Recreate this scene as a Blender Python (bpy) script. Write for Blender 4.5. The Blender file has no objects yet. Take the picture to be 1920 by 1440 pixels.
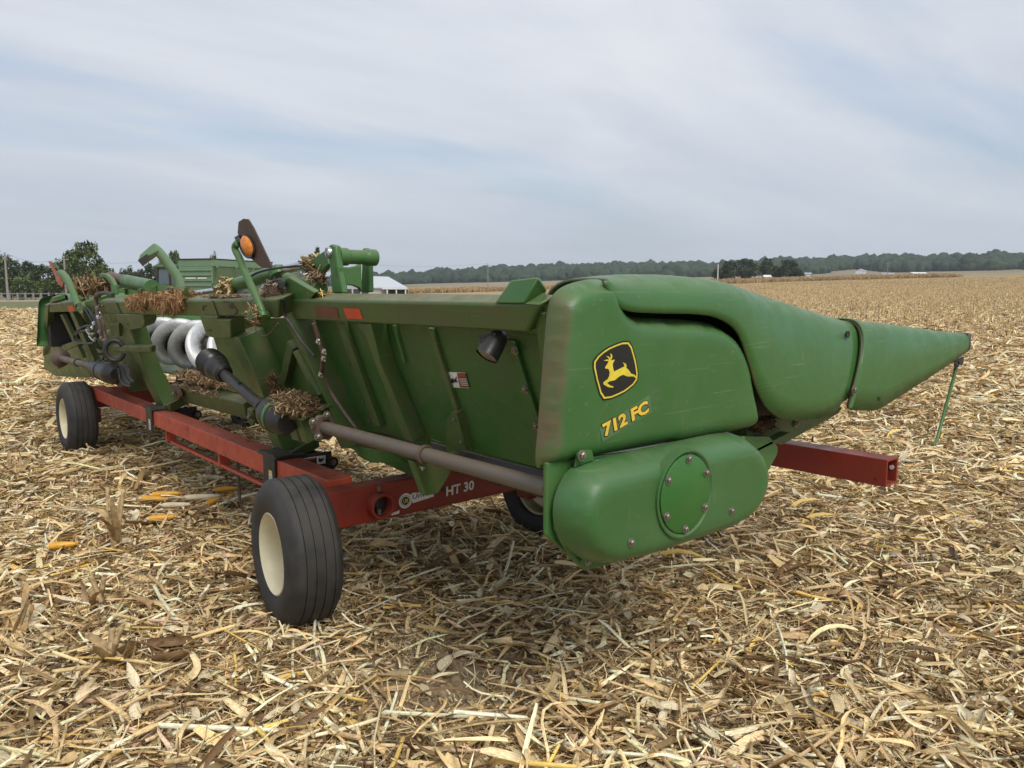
import bpy, bmesh, math, random
import numpy as np
from mathutils import Vector, Matrix, Euler, noise as mnoise

USE_HAZE = True
random.seed(7); rng = np.random.default_rng(7)
scene = bpy.context.scene
COL = scene.collection

# ------------------------------------------------------------------ camera
cam_d = bpy.data.cameras.new('camera'); cam = bpy.data.objects.new('camera', cam_d); COL.objects.link(cam)
cam.location = (0, 0, 1.70)
cam.rotation_euler = (math.radians(90 - 6.882), 0, math.radians(49.5 - 90))
cam_d.sensor_width = 36; cam_d.lens = 27.1875; cam_d.clip_start = 0.05; cam_d.clip_end = 20000
scene.camera = cam

# ------------------------------------------------------------------ sky and sun
SUN_DIR = Vector((-0.14, -0.62, 0.78)).normalized()      # towards the sun
world = bpy.data.worlds.new('World'); scene.world = world; world.use_nodes = True
nt = world.node_tree; nt.nodes.clear(); N = nt.nodes.new; L = nt.links.new
out = N('ShaderNodeOutputWorld')
sky = N('ShaderNodeTexSky'); sky.sky_type = 'NISHITA'; sky.sun_disc = False
sky.sun_elevation = math.asin(SUN_DIR.z); sky.sun_rotation = math.atan2(SUN_DIR.x, SUN_DIR.y)
sky.air_density = 1.6; sky.dust_density = 2.5
bg_sky = N('ShaderNodeBackground'); bg_sky.inputs[1].default_value = 0.075; skt = N('ShaderNodeMix'); skt.data_type = 'RGBA'; skt.blend_type = 'MULTIPLY'; skt.inputs[0].default_value = 1.0
L(sky.outputs[0], skt.inputs[6]); skt.inputs[7].default_value = (0.62, 0.86, 1.22, 1); L(skt.outputs[2], bg_sky.inputs[0])
tc = N('ShaderNodeTexCoord'); sep = N('ShaderNodeSeparateXYZ'); L(tc.outputs['Generated'], sep.inputs[0])
def wm(op, a, b=None):
    n = N('ShaderNodeMath'); n.operation = op
    for i, v in enumerate((a, b)):
        if v is None: continue
        if isinstance(v, (int, float)): n.inputs[i].default_value = v
        else: L(v, n.inputs[i])
    return n.outputs[0]
zc = wm('ADD', wm('MAXIMUM', sep.outputs[2], 0.0), 0.16)      # flat cloud deck seen in perspective
comb = N('ShaderNodeCombineXYZ')
L(wm('DIVIDE', sep.outputs[0], zc), comb.inputs[0]); L(wm('DIVIDE', sep.outputs[1], zc), comb.inputs[1])
mp = N('ShaderNodeMapping'); mp.inputs['Rotation'].default_value = (0, 0, math.radians(64)); mp.inputs['Scale'].default_value = (0.36, 1.0, 1)
mp.inputs['Location'].default_value = (3.1, 1.7, 0)
L(comb.outputs[0], mp.inputs[0])
n1 = N('ShaderNodeTexNoise'); n1.inputs['Scale'].default_value = 0.75; n1.inputs['Detail'].default_value = 7; n1.inputs['Roughness'].default_value = 0.52; n1.inputs['Distortion'].default_value = 0.35
L(mp.outputs[0], n1.inputs['Vector'])
n2 = N('ShaderNodeTexNoise'); n2.inputs['Scale'].default_value = 1.6; n2.inputs['Detail'].default_value = 9; n2.inputs['Roughness'].default_value = 0.55; n2.inputs['Distortion'].default_value = 0.5
L(mp.outputs[0], n2.inputs['Vector'])
r1 = N('ShaderNodeValToRGB'); r1.color_ramp.elements[0].position = 0.36; r1.color_ramp.elements[1].position = 0.50
r1.color_ramp.elements[0].color = (0.42, 0.42, 0.42, 1); r1.color_ramp.elements[1].color = (1, 1, 1, 1)
L(n1.outputs[0], r1.inputs[0])
r2 = N('ShaderNodeValToRGB'); e = r2.color_ramp.elements
e[0].position = 0.33; e[0].color = (0.352, 0.385, 0.440, 1); e[1].position = 0.68; e[1].color = (0.468, 0.488, 0.520, 1)
m = e.new(0.5); m.color = (0.400, 0.428, 0.475, 1)
L(n2.outputs[0], r2.inputs[0])
bg_cl = N('ShaderNodeBackground'); L(r2.outputs[0], bg_cl.inputs[0]); bg_cl.inputs[1].default_value = 1.0
mixc = N('ShaderNodeMixShader'); L(r1.outputs[0], mixc.inputs[0]); L(bg_sky.outputs[0], mixc.inputs[1]); L(bg_cl.outputs[0], mixc.inputs[2])
bg_h = N('ShaderNodeBackground'); bg_h.inputs[0].default_value = (0.362, 0.403, 0.455, 1); bg_h.inputs[1].default_value = 1.0
mixh = N('ShaderNodeMixShader')
mr = N('ShaderNodeMapRange'); mr.interpolation_type = 'SMOOTHSTEP'
mr.inputs['From Min'].default_value = -0.01; mr.inputs['From Max'].default_value = 0.20; mr.inputs['To Min'].default_value = 0.92; mr.inputs['To Max'].default_value = 0.0
L(sep.outputs[2], mr.inputs[0]); L(mr.outputs[0], mixh.inputs[0]); L(mixc.outputs[0], mixh.inputs[1]); L(bg_h.outputs[0], mixh.inputs[2])
L(mixh.outputs[0], out.inputs[0])

sun_d = bpy.data.lights.new('sun', 'SUN'); sun = bpy.data.objects.new('sun', sun_d); COL.objects.link(sun)
sun_d.energy = 1.5; sun_d.angle = math.radians(28); sun_d.color = (1.0, 0.955, 0.88)
sun.rotation_euler = SUN_DIR.to_track_quat('Z', 'Y').to_euler()
sun.location = (0, 0, 40)
scene.view_settings.view_transform = 'Standard'; scene.view_settings.look = 'None'
scene.view_settings.exposure = 0.78; scene.view_settings.gamma = 1.0; scene.view_settings.use_curve_mapping = False

# ------------------------------------------------------------------ materials
MAT = {}
def new_mat(name):
    m = bpy.data.materials.new(name); m.use_nodes = True; MAT[name] = m
    return m, m.node_tree, m.node_tree.nodes['Principled BSDF']
def mixcol(nt, fac, a, b, blend='MIX'):
    n = nt.nodes.new('ShaderNodeMix'); n.data_type = 'RGBA'; n.blend_type = blend
    for sock, v in ((n.inputs[0], fac), (n.inputs[6], a), (n.inputs[7], b)):
        if isinstance(v, (int, float)): sock.default_value = v
        elif isinstance(v, tuple): sock.default_value = (*v, 1) if len(v) == 3 else v
        else: nt.links.new(v, sock)
    return n.outputs[2]
def noise_fac(nt, scale, lo, hi, detail=5, rough=0.6, stretch=None, top=1.0, dist=0.0):
    t = nt.nodes.new('ShaderNodeTexCoord'); n = nt.nodes.new('ShaderNodeTexNoise')
    n.inputs['Scale'].default_value = scale; n.inputs['Detail'].default_value = detail; n.inputs['Roughness'].default_value = rough; n.inputs['Distortion'].default_value = dist
    if stretch:
        mp = nt.nodes.new('ShaderNodeMapping'); mp.inputs['Scale'].default_value = stretch
        nt.links.new(t.outputs['Object'], mp.inputs[0]); nt.links.new(mp.outputs[0], n.inputs['Vector'])
    else: nt.links.new(t.outputs['Object'], n.inputs['Vector'])
    r = nt.nodes.new('ShaderNodeMapRange'); r.inputs['From Min'].default_value = lo; r.inputs['From Max'].default_value = hi; r.inputs['To Max'].default_value = top
    nt.links.new(n.outputs[0], r.inputs[0]); return r.outputs[0]
def add_bump(nt, p, scale, strength, dist=0.01, detail=6, stretch=None):
    f = noise_fac(nt, scale, 0, 1, detail, stretch=stretch)
    b = nt.nodes.new('ShaderNodeBump'); b.inputs['Strength'].default_value = strength; b.inputs['Distance'].default_value = dist
    nt.links.new(f, b.inputs['Height']); nt.links.new(b.outputs[0], p.inputs['Normal'])
def up_dust(nt):
    """settled dust: more on faces that look up"""
    g = nt.nodes.new('ShaderNodeNewGeometry'); s = nt.nodes.new('ShaderNodeSeparateXYZ'); nt.links.new(g.outputs['Normal'], s.inputs[0])
    r = nt.nodes.new('ShaderNodeMapRange'); r.inputs['From Min'].default_value = 0.35; r.inputs['From Max'].default_value = 0.95
    nt.links.new(s.outputs[2], r.inputs[0]); return r.outputs[0]
def mul(nt, a, b, op='MULTIPLY'):
    n = nt.nodes.new('ShaderNodeMath'); n.operation = op; n.use_clamp = True
    for i, v in enumerate((a, b)):
        if isinstance(v, (int, float)): n.inputs[i].default_value = v
        else: nt.links.new(v, n.inputs[i])
    return n.outputs[0]
def paint(name, base, dust=(0.19, 0.15, 0.09), film=0.25, top=0.6, patch=0.35, rough=0.5, var=0.82, bump=0.12, back=0.0, coat=0.0, chips=None, scuff=0.0):
    m, nt, p = new_mat(name)
    c = mixcol(nt, noise_fac(nt, 3.0, 0.3, 0.7), tuple(v * var for v in base), base)
    f1 = noise_fac(nt, 7, 0.38, 0.72, 8, 0.65, top=1.0)
    c = mixcol(nt, mul(nt, mul(nt, f1, patch), film, 'ADD'), c, dust)
    c = mixcol(nt, mul(nt, up_dust(nt), noise_fac(nt, 16, 0.25, 0.65, 8, 0.7, top=top)), c, tuple(v * 1.35 for v in dust))
    if chips:         # paint gone to rust in sharp edged patches
        c = mixcol(nt, noise_fac(nt, 11, chips, chips + 0.035, 9, 0.72, dist=0.6), c, (0.060, 0.030, 0.020))
    if scuff:         # stalk scuffs and fine scratches, pale, plus tan splashes
        c = mixcol(nt, noise_fac(nt, 9, 0.64, 0.70, 4, 0.5, (0.25, 1.0, 14.0), top=scuff), c, (0.22, 0.26, 0.17))
        c = mixcol(nt, noise_fac(nt, 5, 0.66, 0.72, 6, 0.55, (6.0, 1.0, 0.8), top=scuff * 0.8), c, (0.21, 0.24, 0.15))
        c = mixcol(nt, noise_fac(nt, 46, 0.66, 0.72, 3, 0.5, top=scuff * 1.4), c, (0.20, 0.16, 0.10))
    if back > 0:      # road dirt caked on the side that trails (faces the rear)
        g = nt.nodes.new('ShaderNodeNewGeometry'); s = nt.nodes.new('ShaderNodeSeparateXYZ'); nt.links.new(g.outputs['Normal'], s.inputs[0])
        r = nt.nodes.new('ShaderNodeMapRange'); r.inputs['From Min'].default_value = -0.35; r.inputs['From Max'].default_value = -0.8
        nt.links.new(s.outputs[0], r.inputs[0])
        c = mixcol(nt, mul(nt, mul(nt, r.outputs[0], noise_fac(nt, 9, 0.2, 0.6, 8, 0.7)), back), c, (0.135, 0.085, 0.045))
    nt.links.new(c, p.inputs['Base Color'])
    rr = nt.nodes.new('ShaderNodeMapRange'); rr.inputs['To Min'].default_value = rough - 0.08; rr.inputs['To Max'].default_value = rough + 0.22
    nt.links.new(f1, rr.inputs[0]); nt.links.new(rr.outputs[0], p.inputs['Roughness'])
    if coat: p.inputs['Coat Weight'].default_value = coat; p.inputs['Coat Roughness'].default_value = 0.25
    add_bump(nt, p, 60, bump, 0.004)
    return m
def plain(name, col, rough=0.5, metal=0.0, bump=0.0, var=0.15, scale=20, emit=None):
    m, nt, p = new_mat(name)
    c = mixcol(nt, noise_fac(nt, scale, 0.3, 0.7), tuple(v * (1 - var) for v in col), tuple(min(1, v * (1 + var)) for v in col))
    nt.links.new(c, p.inputs['Base Color']); p.inputs['Roughness'].default_value = rough; p.inputs['Metallic'].default_value = metal
    if bump: add_bump(nt, p, scale * 4, bump, 0.004)
    return m

paint('green_plastic', (0.034, 0.150, 0.028), dust=(0.17, 0.17, 0.10), film=0.08, top=0.30, patch=0.12, rough=0.40, back=0.85, bump=0.05, scuff=0.30)
paint('green_cover', (0.040, 0.150, 0.036), dust=(0.15, 0.15, 0.09), film=0.07, top=0.2, patch=0.16, rough=0.38, bump=0.03, scuff=0.22)
paint('green_disc', (0.032, 0.165, 0.026), film=0.03, top=0.1, patch=0.06, rough=0.42, bump=0.02)
paint('green_steel', (0.036, 0.132, 0.024), dust=(0.150, 0.118, 0.062), film=0.22, top=0.85, patch=0.42, rough=0.46, scuff=0.18)
paint('green_panel', (0.030, 0.135, 0.024), dust=(0.115, 0.098, 0.05), film=0.08, top=0.8, patch=0.34, rough=0.42, scuff=0.16)
paint('green_bright', (0.040, 0.170, 0.036), dust=(0.17, 0.135, 0.075), film=0.10, top=0.5, patch=0.22, rough=0.42)
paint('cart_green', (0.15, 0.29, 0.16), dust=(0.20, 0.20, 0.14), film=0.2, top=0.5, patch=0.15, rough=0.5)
paint('red_paint', (0.30, 0.028, 0.015), dust=(0.10, 0.05, 0.03), film=0.06, top=0.7, patch=0.30, rough=0.48, var=0.75, chips=0.615)
paint('red_faded', (0.56, 0.085, 0.042), dust=(0.12, 0.05, 0.03), film=0.03, top=0.75, patch=0.26, rough=0.55, var=0.8, chips=0.60)
paint('tyre_rubber', (0.017, 0.017, 0.018), dust=(0.12, 0.105, 0.085), film=0.04, top=0.2, patch=0.34, rough=0.66, bump=0.2)
paint('rim_cream', (0.80, 0.73, 0.50), dust=(0.32, 0.25, 0.15), film=0.03, top=0.2, patch=0.12, rough=0.42, bump=0.03)
paint('pipe_grey', (0.115, 0.108, 0.095), dust=(0.17, 0.115, 0.065), film=0.15, top=0.5, patch=0.5, rough=0.5)
paint('black_plastic', (0.016, 0.016, 0.018), dust=(0.10, 0.085, 0.06), film=0.04, top=0.25, patch=0.12, rough=0.38)
paint('black_steel', (0.018, 0.018, 0.019), dust=(0.09, 0.07, 0.05), film=0.08, top=0.4, patch=0.25, rough=0.5)
paint('brown_board', (0.075, 0.040, 0.026), dust=(0.10, 0.07, 0.045), film=0.15, top=0.3, patch=0.4, rough=0.65)
plain('bolt_steel', (0.30, 0.27, 0.23), 0.42, 0.75)
plain('chrome', (0.62, 0.62, 0.62), 0.22, 0.95)
paint('rusty_steel', (0.13, 0.105, 0.085), dust=(0.12, 0.065, 0.035), film=0.2, top=0.4, patch=0.7, rough=0.55)
m, nt, p = new_mat('auger_steel')          # flighting: rim worn bright, dirty towards the tube
tcn = nt.nodes.new('ShaderNodeAttribute'); tcn.attribute_name = 'wear'
wr = mul(nt, tcn.outputs['Fac'], noise_fac(nt, 14, 0.25, 0.6, 6, 0.7, top=0.55), 'SUBTRACT')
nt.links.new(mixcol(nt, wr, (0.06, 0.05, 0.04), (0.56, 0.565, 0.57)), p.inputs['Base Color']); p.inputs['Roughness'].default_value = 0.42; p.inputs['Metallic'].default_value = 0.25
plain('amber_lens', (0.62, 0.19, 0.012), 0.3, var=0.3, scale=60)
plain('reflector_red', (0.62, 0.075, 0.025), 0.45)
plain('reflector_dull', (0.16, 0.062, 0.032), 0.6)
plain('reflector_orange', (0.42, 0.10, 0.025), 0.5, var=0.4)
plain('decal_black', (0.014, 0.014, 0.013), 0.4)
plain('decal_yellow', (0.72, 0.58, 0.05), 0.45)
plain('decal_gold', (0.78, 0.52, 0.05), 0.45)
plain('decal_white', (0.72, 0.71, 0.68), 0.5)
plain('decal_green', (0.085, 0.17, 0.07), 0.5)
plain('decal_red', (0.35, 0.05, 0.03), 0.5)
plain('hose_black', (0.02, 0.019, 0.018), 0.5)
plain('hose_brown', (0.10, 0.06, 0.04), 0.6)
plain('lamp_lens', (0.24, 0.20, 0.15), 0.5)
plain('glass_dark', (0.10, 0.13, 0.15), 0.08)
plain('white_metal', (0.72, 0.73, 0.74), 0.5, var=0.06)
plain('wall_dark', (0.05, 0.05, 0.055), 0.7)
plain('wood_pole', (0.28, 0.25, 0.22), 0.85)
plain('fence_grey', (0.21, 0.21, 0.205), 0.7)
plain('shed_white', (0.50, 0.52, 0.54), 0.5, var=0.08)
plain('fence_paint', (0.66, 0.66, 0.64), 0.6)
plain('bark', (0.10, 0.08, 0.06), 0.9)
plain('roof_grey', (0.33, 0.34, 0.36), 0.6)
plain('corn_kernel', (0.72, 0.36, 0.03), 0.42, bump=0.1)
plain('corn_cob', (0.66, 0.55, 0.38), 0.75)
plain('husk_pale', (0.72, 0.62, 0.42), 0.65, var=0.2, scale=30)
plain('wire_dark', (0.03, 0.03, 0.03), 0.6)

def straw_mat(name, val=1.0, ns=90):
    m, nt, p = new_mat(name)
    a = nt.nodes.new('ShaderNodeAttribute'); a.attribute_name = 'tint'
    c = mixcol(nt, noise_fac(nt, ns, 0.25, 0.75, 4), (0.92 * val, 0.86 * val, 0.78 * val), (1.22 * val, 1.20 * val, 1.12 * val))
    c = mixcol(nt, 1.0, a.outputs['Color'], c, 'MULTIPLY')
    ua = nt.nodes.new('ShaderNodeAttribute'); ua.attribute_name = 'fibre'      # lengthwise veins and fibres
    fn = nt.nodes.new('ShaderNodeTexNoise'); fn.inputs['Scale'].default_value = 1.0; fn.inputs['Detail'].default_value = 3
    nt.links.new(ua.outputs['Vector'], fn.inputs['Vector'])
    fr = nt.nodes.new('ShaderNodeMapRange'); fr.inputs['From Min'].default_value = 0.32; fr.inputs['From Max'].default_value = 0.62; fr.inputs['To Min'].default_value = 0.62; fr.inputs['To Max'].default_value = 1.12
    nt.links.new(fn.outputs[0], fr.inputs[0]); c = mixcol(nt, 1.0, c, fr.outputs[0], 'MULTIPLY')
    oi = nt.nodes.new('ShaderNodeObjectInfo'); hs = nt.nodes.new('ShaderNodeHueSaturation')
    r = nt.nodes.new('ShaderNodeMapRange'); r.inputs['To Min'].default_value = 0.86; r.inputs['To Max'].default_value = 1.12
    nt.links.new(oi.outputs['Random'], r.inputs[0]); nt.links.new(r.outputs[0], hs.inputs['Value']); nt.links.new(c, hs.inputs['Color'])
    nt.links.new(hs.outputs[0], p.inputs['Base Color'])
    p.inputs['Roughness'].default_value = 0.62; p.inputs['Specular IOR Level'].default_value = 0.35
    return m
straw_mat('straw'); straw_mat('chaff', 1.0, 200)

def leaf_mat(name, col, var=0.45):
    m, nt, p = new_mat(name)
    a = nt.nodes.new('ShaderNodeAttribute'); a.attribute_name = 'tint'
    oi = nt.nodes.new('ShaderNodeObjectInfo')
    r = nt.nodes.new('ShaderNodeMapRange'); r.inputs['To Min'].default_value = 1 - var * 0.5; r.inputs['To Max'].default_value = 1 + var * 0.5
    nt.links.new(oi.outputs['Random'], r.inputs[0])
    c = mixcol(nt, 1.0, a.outputs['Color'], col, 'MULTIPLY')
    hs = nt.nodes.new('ShaderNodeHueSaturation'); nt.links.new(r.outputs[0], hs.inputs['Value']); nt.links.new(c, hs.inputs['Color'])
    nt.links.new(hs.outputs[0], p.inputs['Base Color']); p.inputs['Roughness'].default_value = 0.7; p.inputs['Specular IOR Level'].default_value = 0.25
    return m
leaf_mat('leaf_dark', (0.068, 0.090, 0.037)); leaf_mat('leaf_mid', (0.084, 0.108, 0.040)); leaf_mat('leaf_light', (0.115, 0.150, 0.052))
leaf_mat('leaf_forest', (0.030, 0.050, 0.024))

# ------------------------------------------------------------------ mesh helpers
ORG = {}
def org(o): return ORG.get(o.name, Vector((0, 0, 0))) if o else Vector((0, 0, 0))
def thing(name, label, cat, loc=(0, 0, 0), group=None):
    o = bpy.data.objects.new(name, None); COL.objects.link(o); o.location = loc; o.empty_display_size = 0.2
    o['label'] = label; o['category'] = cat
    if group: o['group'] = group
    ORG[o.name] = Vector(loc); return o
def tag(o, label=None, cat=None, group=None, kind=None):
    for k, v in (('label', label), ('category', cat), ('group', group), ('kind', kind)):
        if v: o[k] = v
    return o
class MB:
    def __init__(s): s.v = []; s.f = []
    def add(s, vs, fs):
        b = len(s.v); s.v += [Vector(p) for p in vs]; s.f += [tuple(i + b for i in f) for f in fs]; return s
    def box(s, lo, hi, rot=None, at=None):
        c = [(x, y, z) for x in (lo[0], hi[0]) for y in (lo[1], hi[1]) for z in (lo[2], hi[2])]
        if rot is not None: c = [rot @ Vector(p) for p in c]
        if at is not None: c = [Vector(p) + Vector(at) for p in c]
        return s.add(c, [(0, 1, 3, 2), (4, 6, 7, 5), (0, 4, 5, 1), (2, 3, 7, 6), (0, 2, 6, 4), (1, 5, 7, 3)])
    def prism(s, poly, vec):
        n = len(poly); P = [Vector(p) for p in poly]; V = Vector(vec)
        nn = Vector((0, 0, 0))
        for i in range(n): nn += P[i].cross(P[(i + 1) % n])
        if nn.dot(V) > 0: P = P[::-1]
        return s.add(P + [p + V for p in P], [tuple(range(n)), tuple(range(2 * n - 1, n - 1, -1))] + [(i, i + n, (i + 1) % n + n, (i + 1) % n)[::-1] for i in range(n)])
    def loft(s, rings, closed=True, caps=True):
        n = len(rings[0]); vs = [p for r in rings for p in r]; fs = []
        for k in range(len(rings) - 1):
            for i in range(n if closed else n - 1):
                j = (i + 1) % n; fs.append((k * n + i, k * n + j, (k + 1) * n + j, (k + 1) * n + i))
        if caps and closed: fs += [tuple(range(n))[::-1], tuple(range((len(rings) - 1) * n, len(rings) * n))]
        return s.add(vs, fs)
    def tube(s, path, r, n=12, caps=True):
        P = [Vector(p) for p in path]; m = len(P)
        R = r if isinstance(r, (list, tuple)) else [r] * m
        rings = []; up = None
        for i in range(m):
            d = (P[min(i + 1, m - 1)] - P[max(i - 1, 0)]).normalized()
            if up is None: up = Vector((0, 0, 1)) if abs(d.z) < 0.9 else Vector((1, 0, 0))
            a = d.cross(up).normalized(); b = a.cross(d).normalized(); up = b
            rings.append([P[i] + (a * math.cos(t) + b * math.sin(t)) * R[i] for t in [2 * math.pi * k / n for k in range(n)]])
        return s.loft(rings, True, caps)
    def lathe(s, prof, at, axis, n=24, caps=False):
        ax = Vector(axis).normalized(); u = Vector((0, 0, 1)) if abs(ax.z) < 0.9 else Vector((1, 0, 0))
        a = ax.cross(u).normalized(); b = a.cross(ax); o = Vector(at)
        rings = [[o + ax * h + (a * math.cos(t) + b * math.sin(t)) * r for t in [2 * math.pi * k / n for k in range(n)]] for r, h in prof]
        return s.loft(rings, True, caps)
    def hull(s, pts):
        bm = bmesh.new(); [bm.verts.new(p) for p in pts]; bmesh.ops.convex_hull(bm, input=bm.verts)
        bm.verts.index_update(); used = [v for v in bm.verts if v.link_faces]; ix = {v: i for i, v in enumerate(used)}
        s.add([v.co.copy() for v in used], [tuple(ix[v] for v in f.verts) for f in bm.faces]); bm.free(); return s
    def build(s, name, mat, parent=None, smooth=None, bevel=0.0, solid=0.0, subd=0, seg=2):
        o3 = org(parent)
        me = bpy.data.meshes.new(name); me.from_pydata([p - o3 for p in s.v], [], s.f); me.validate()
        bm = bmesh.new(); bm.from_mesh(me); bmesh.ops.recalc_face_normals(bm, faces=bm.faces); bm.to_mesh(me); bm.free()
        o = bpy.data.objects.new(name, me); COL.objects.link(o)
        if isinstance(mat, str): mat = MAT[mat]
        me.materials.append(mat)
        if parent: o.parent = parent; ORG[o.name] = o3
        if solid: md = o.modifiers.new('solid', 'SOLIDIFY'); md.thickness = solid; md.offset = -1
        if bevel: md = o.modifiers.new('bevel', 'BEVEL'); md.width = bevel; md.segments = seg; md.limit_method = 'ANGLE'; md.angle_limit = math.radians(35)
        if subd: md = o.modifiers.new('sub', 'SUBSURF'); md.levels = subd; md.render_levels = subd
        if smooth is None: smooth = 40
        if smooth:
            me.polygons.foreach_set('use_smooth', [True] * len(me.polygons))
            if smooth < 180: me.set_sharp_from_angle(angle=math.radians(smooth))
        return o
def share(o, name, parent, loc=None, rot=None, scale=None):
    c = o.copy(); COL.objects.link(c); c.name = name; c.parent = parent
    if loc is not None: c.location = Vector(loc) - org(parent)
    if rot is not None: c.rotation_euler = rot
    if scale is not None: c.scale = scale
    if parent: ORG[c.name] = org(parent)
    return c
def catmull(P, k=4, closed=False):
    P = [Vector(p) for p in P]; n = len(P); outp = []
    for i in range(n if closed else n - 1):
        g = (lambda j: P[j % n]) if closed else (lambda j: P[max(0, min(n - 1, j))])
        p0, p1, p2, p3 = g(i - 1), g(i), g(i + 1), g(i + 2)
        for t in [q / k for q in range(k)]:
            outp.append(0.5 * ((2 * p1) + (p2 - p0) * t + (2 * p0 - 5 * p1 + 4 * p2 - p3) * t * t + (3 * p1 - p0 - 3 * p2 + p3) * t ** 3))
    if not closed: outp.append(P[-1])
    return outp
def inflate(outline, base, depth, r, nrm, rings=6, y2=0.0, step=0.014, smooth=8):
    """closed outline in a plane -> shell whose rim is rounded over r and whose face stands out by depth along nrm"""
    from mathutils.geometry import delaunay_2d_cdt
    P = [Vector(p) for p in outline]; Nn = Vector(nrm).normalized(); o = P[0].copy()
    ux = Vector((1, 0, 0)) if abs(Nn.x) < 0.9 else Vector((0, 1, 0)); ux = (ux - Nn * ux.dot(Nn)).normalized(); uy = Nn.cross(ux)
    Q = [((p - o).dot(ux), (p - o).dot(uy)) for p in P]
    R2 = []                                            # even spacing along the rim
    for (ax, ay), (bx, by) in zip(Q, Q[1:] + Q[:1]):
        n = max(1, int(math.hypot(bx - ax, by - ay) / step + .5)); R2 += [(ax + (bx - ax) * k / n, ay + (by - ay) * k / n) for k in range(n)]
    A = np.array(R2); B = np.roll(A, -1, 0); D = B - A; L2 = (D ** 2).sum(1)
    def dist(X):
        t = np.clip(((X[:, None, :] - A[None]) * D[None]).sum(2) / L2[None], 0, 1); C = A[None] + t[..., None] * D[None]
        return np.sqrt(((X[:, None, :] - C) ** 2).sum(2)).min(1)
    def inside(X):
        x, y = X[:, 0:1], X[:, 1:2]; c = ((A[:, 1] > y) != (B[:, 1] > y)) & (x < (B[:, 0] - A[:, 0]) * (y - A[:, 1]) / (B[:, 1] - A[:, 1] + 1e-12) + A[:, 0]); return c.sum(1) % 2 == 1
    lo, hi = A.min(0), A.max(0); gx, gy = np.meshgrid(np.arange(lo[0], hi[0], step), np.arange(lo[1], hi[1], step)); gy = gy + 0.0; gx[1::2] += step / 2
    G = np.stack([gx.ravel(), gy.ravel()], 1); G = G[inside(G)]; G = G[dist(G) > step * 0.55]
    pts = [Vector(q) for q in R2] + [Vector(q) for q in G.tolist()]; nr = len(R2)
    v2, ed, fa, _, _, _ = delaunay_2d_cdt(pts, [(k, (k + 1) % nr) for k in range(nr)], [], 1, 1e-6)
    X = np.array([list(q) for q in v2]); d = dist(X); u = np.clip(1 - d / r, 0, 1); h = depth * np.sqrt(np.clip(1 - u ** 2, 0, 1)); fixed = d < 1e-5
    nb = [[] for _ in v2]
    for a, b in ed: nb[a].append(b); nb[b].append(a)
    for _ in range(smooth): h = np.where(fixed, h, 0.5 * h + 0.5 * np.array([np.mean(h[n_]) if n_ else h[k] for k, n_ in enumerate(nb)]))
    mb = MB(); mb.add([o + ux * float(q[0]) + uy * float(q[1]) + Nn * float(z) for q, z in zip(X, h)], [tuple(f) for f in fa])
    if y2:
        rim = [o + ux * q[0] + uy * q[1] for q in R2]; mb.loft([[p - Nn * y2 for p in rim], rim], True, False)
        bm = bmesh.new(); vs = [bm.verts.new(v) for v in mb.v]
        for f in mb.f:
            try: bm.faces.new([vs[k] for k in f])
            except ValueError: pass
        bmesh.ops.remove_doubles(bm, verts=bm.verts, dist=1e-5); bm.verts.index_update(); mb = MB(); mb.add([v.co.copy() for v in bm.verts], [tuple(v.index for v in f.verts) for f in bm.faces]); bm.free()
    return mb
_bolt = {}
def bolt(parent, p, axis, r=0.012, mat='bolt_steel', name='bolt'):
    """washer, hexagon head and stud end"""
    ax = Vector(axis).normalized()
    key = (mat, round(r, 4))
    if key not in _bolt:
        mb = MB(); mb.lathe([(0.0, 0), (r * 1.55, 0), (r * 1.55, r * .3), (r, r * .3)], (0, 0, 0), (0, 0, 1), 12)
        mb.lathe([(r, r * .3), (r, r * .95), (r * .75, r * 1.15), (0, r * 1.15)], (0, 0, 0), (0, 0, 1), 6)
        mb.lathe([(r * .45, r * 1.15), (r * .45, r * 1.5), (0, r * 1.5)], (0, 0, 0), (0, 0, 1), 8)
        o = mb.build(name, mat, None, 30); _bolt[key] = o.data; bpy.data.objects.remove(o)
    o = bpy.data.objects.new(name, _bolt[key]); COL.objects.link(o); o.parent = parent
    o.location = Vector(p) - org(parent); o.rotation_euler = ax.to_track_quat('Z', 'Y').to_euler(); return o
def text_mesh(body, name, mat, parent, quad, nrm, bold=0.0, shear=0.0, thick=0.0012):
    """lettering laid flat into the parallelogram quad = (bottom left, bottom right, top left)"""
    cu = bpy.data.curves.new(name, 'FONT'); cu.body = body; cu.offset = bold; cu.shear = shear; cu.resolution_u = 3
    t = bpy.data.objects.new(name, cu); COL.objects.link(t); dg = bpy.context.evaluated_depsgraph_get()
    me = bpy.data.meshes.new_from_object(t.evaluated_get(dg)); bpy.data.objects.remove(t)
    co = np.array([v.co[:] for v in me.vertices]); lo = co.min(0); hi = co.max(0)
    a, b, c = [Vector(q) for q in quad]; o3 = org(parent); Nn = Vector(nrm).normalized()
    for v in me.vertices:
        u = (v.co.x - lo[0]) / (hi[0] - lo[0]); w = (v.co.y - lo[1]) / (hi[1] - lo[1])
        v.co = a + (b - a) * u + (c - a) * w + Nn * thick - o3
    me.materials.clear(); me.materials.append(MAT[mat])
    o = bpy.data.objects.new(name, me); COL.objects.link(o); o.parent = parent; ORG[o.name] = o3
    return o
def flat(name, mat, parent, poly, nrm, lift=0.001, thick=0.001):
    Nn = Vector(nrm).normalized(); mb = MB(); mb.prism([Vector(p) + Nn * (lift) for p in poly], Nn * thick)
    return mb.build(name, mat, parent, 0)

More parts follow.
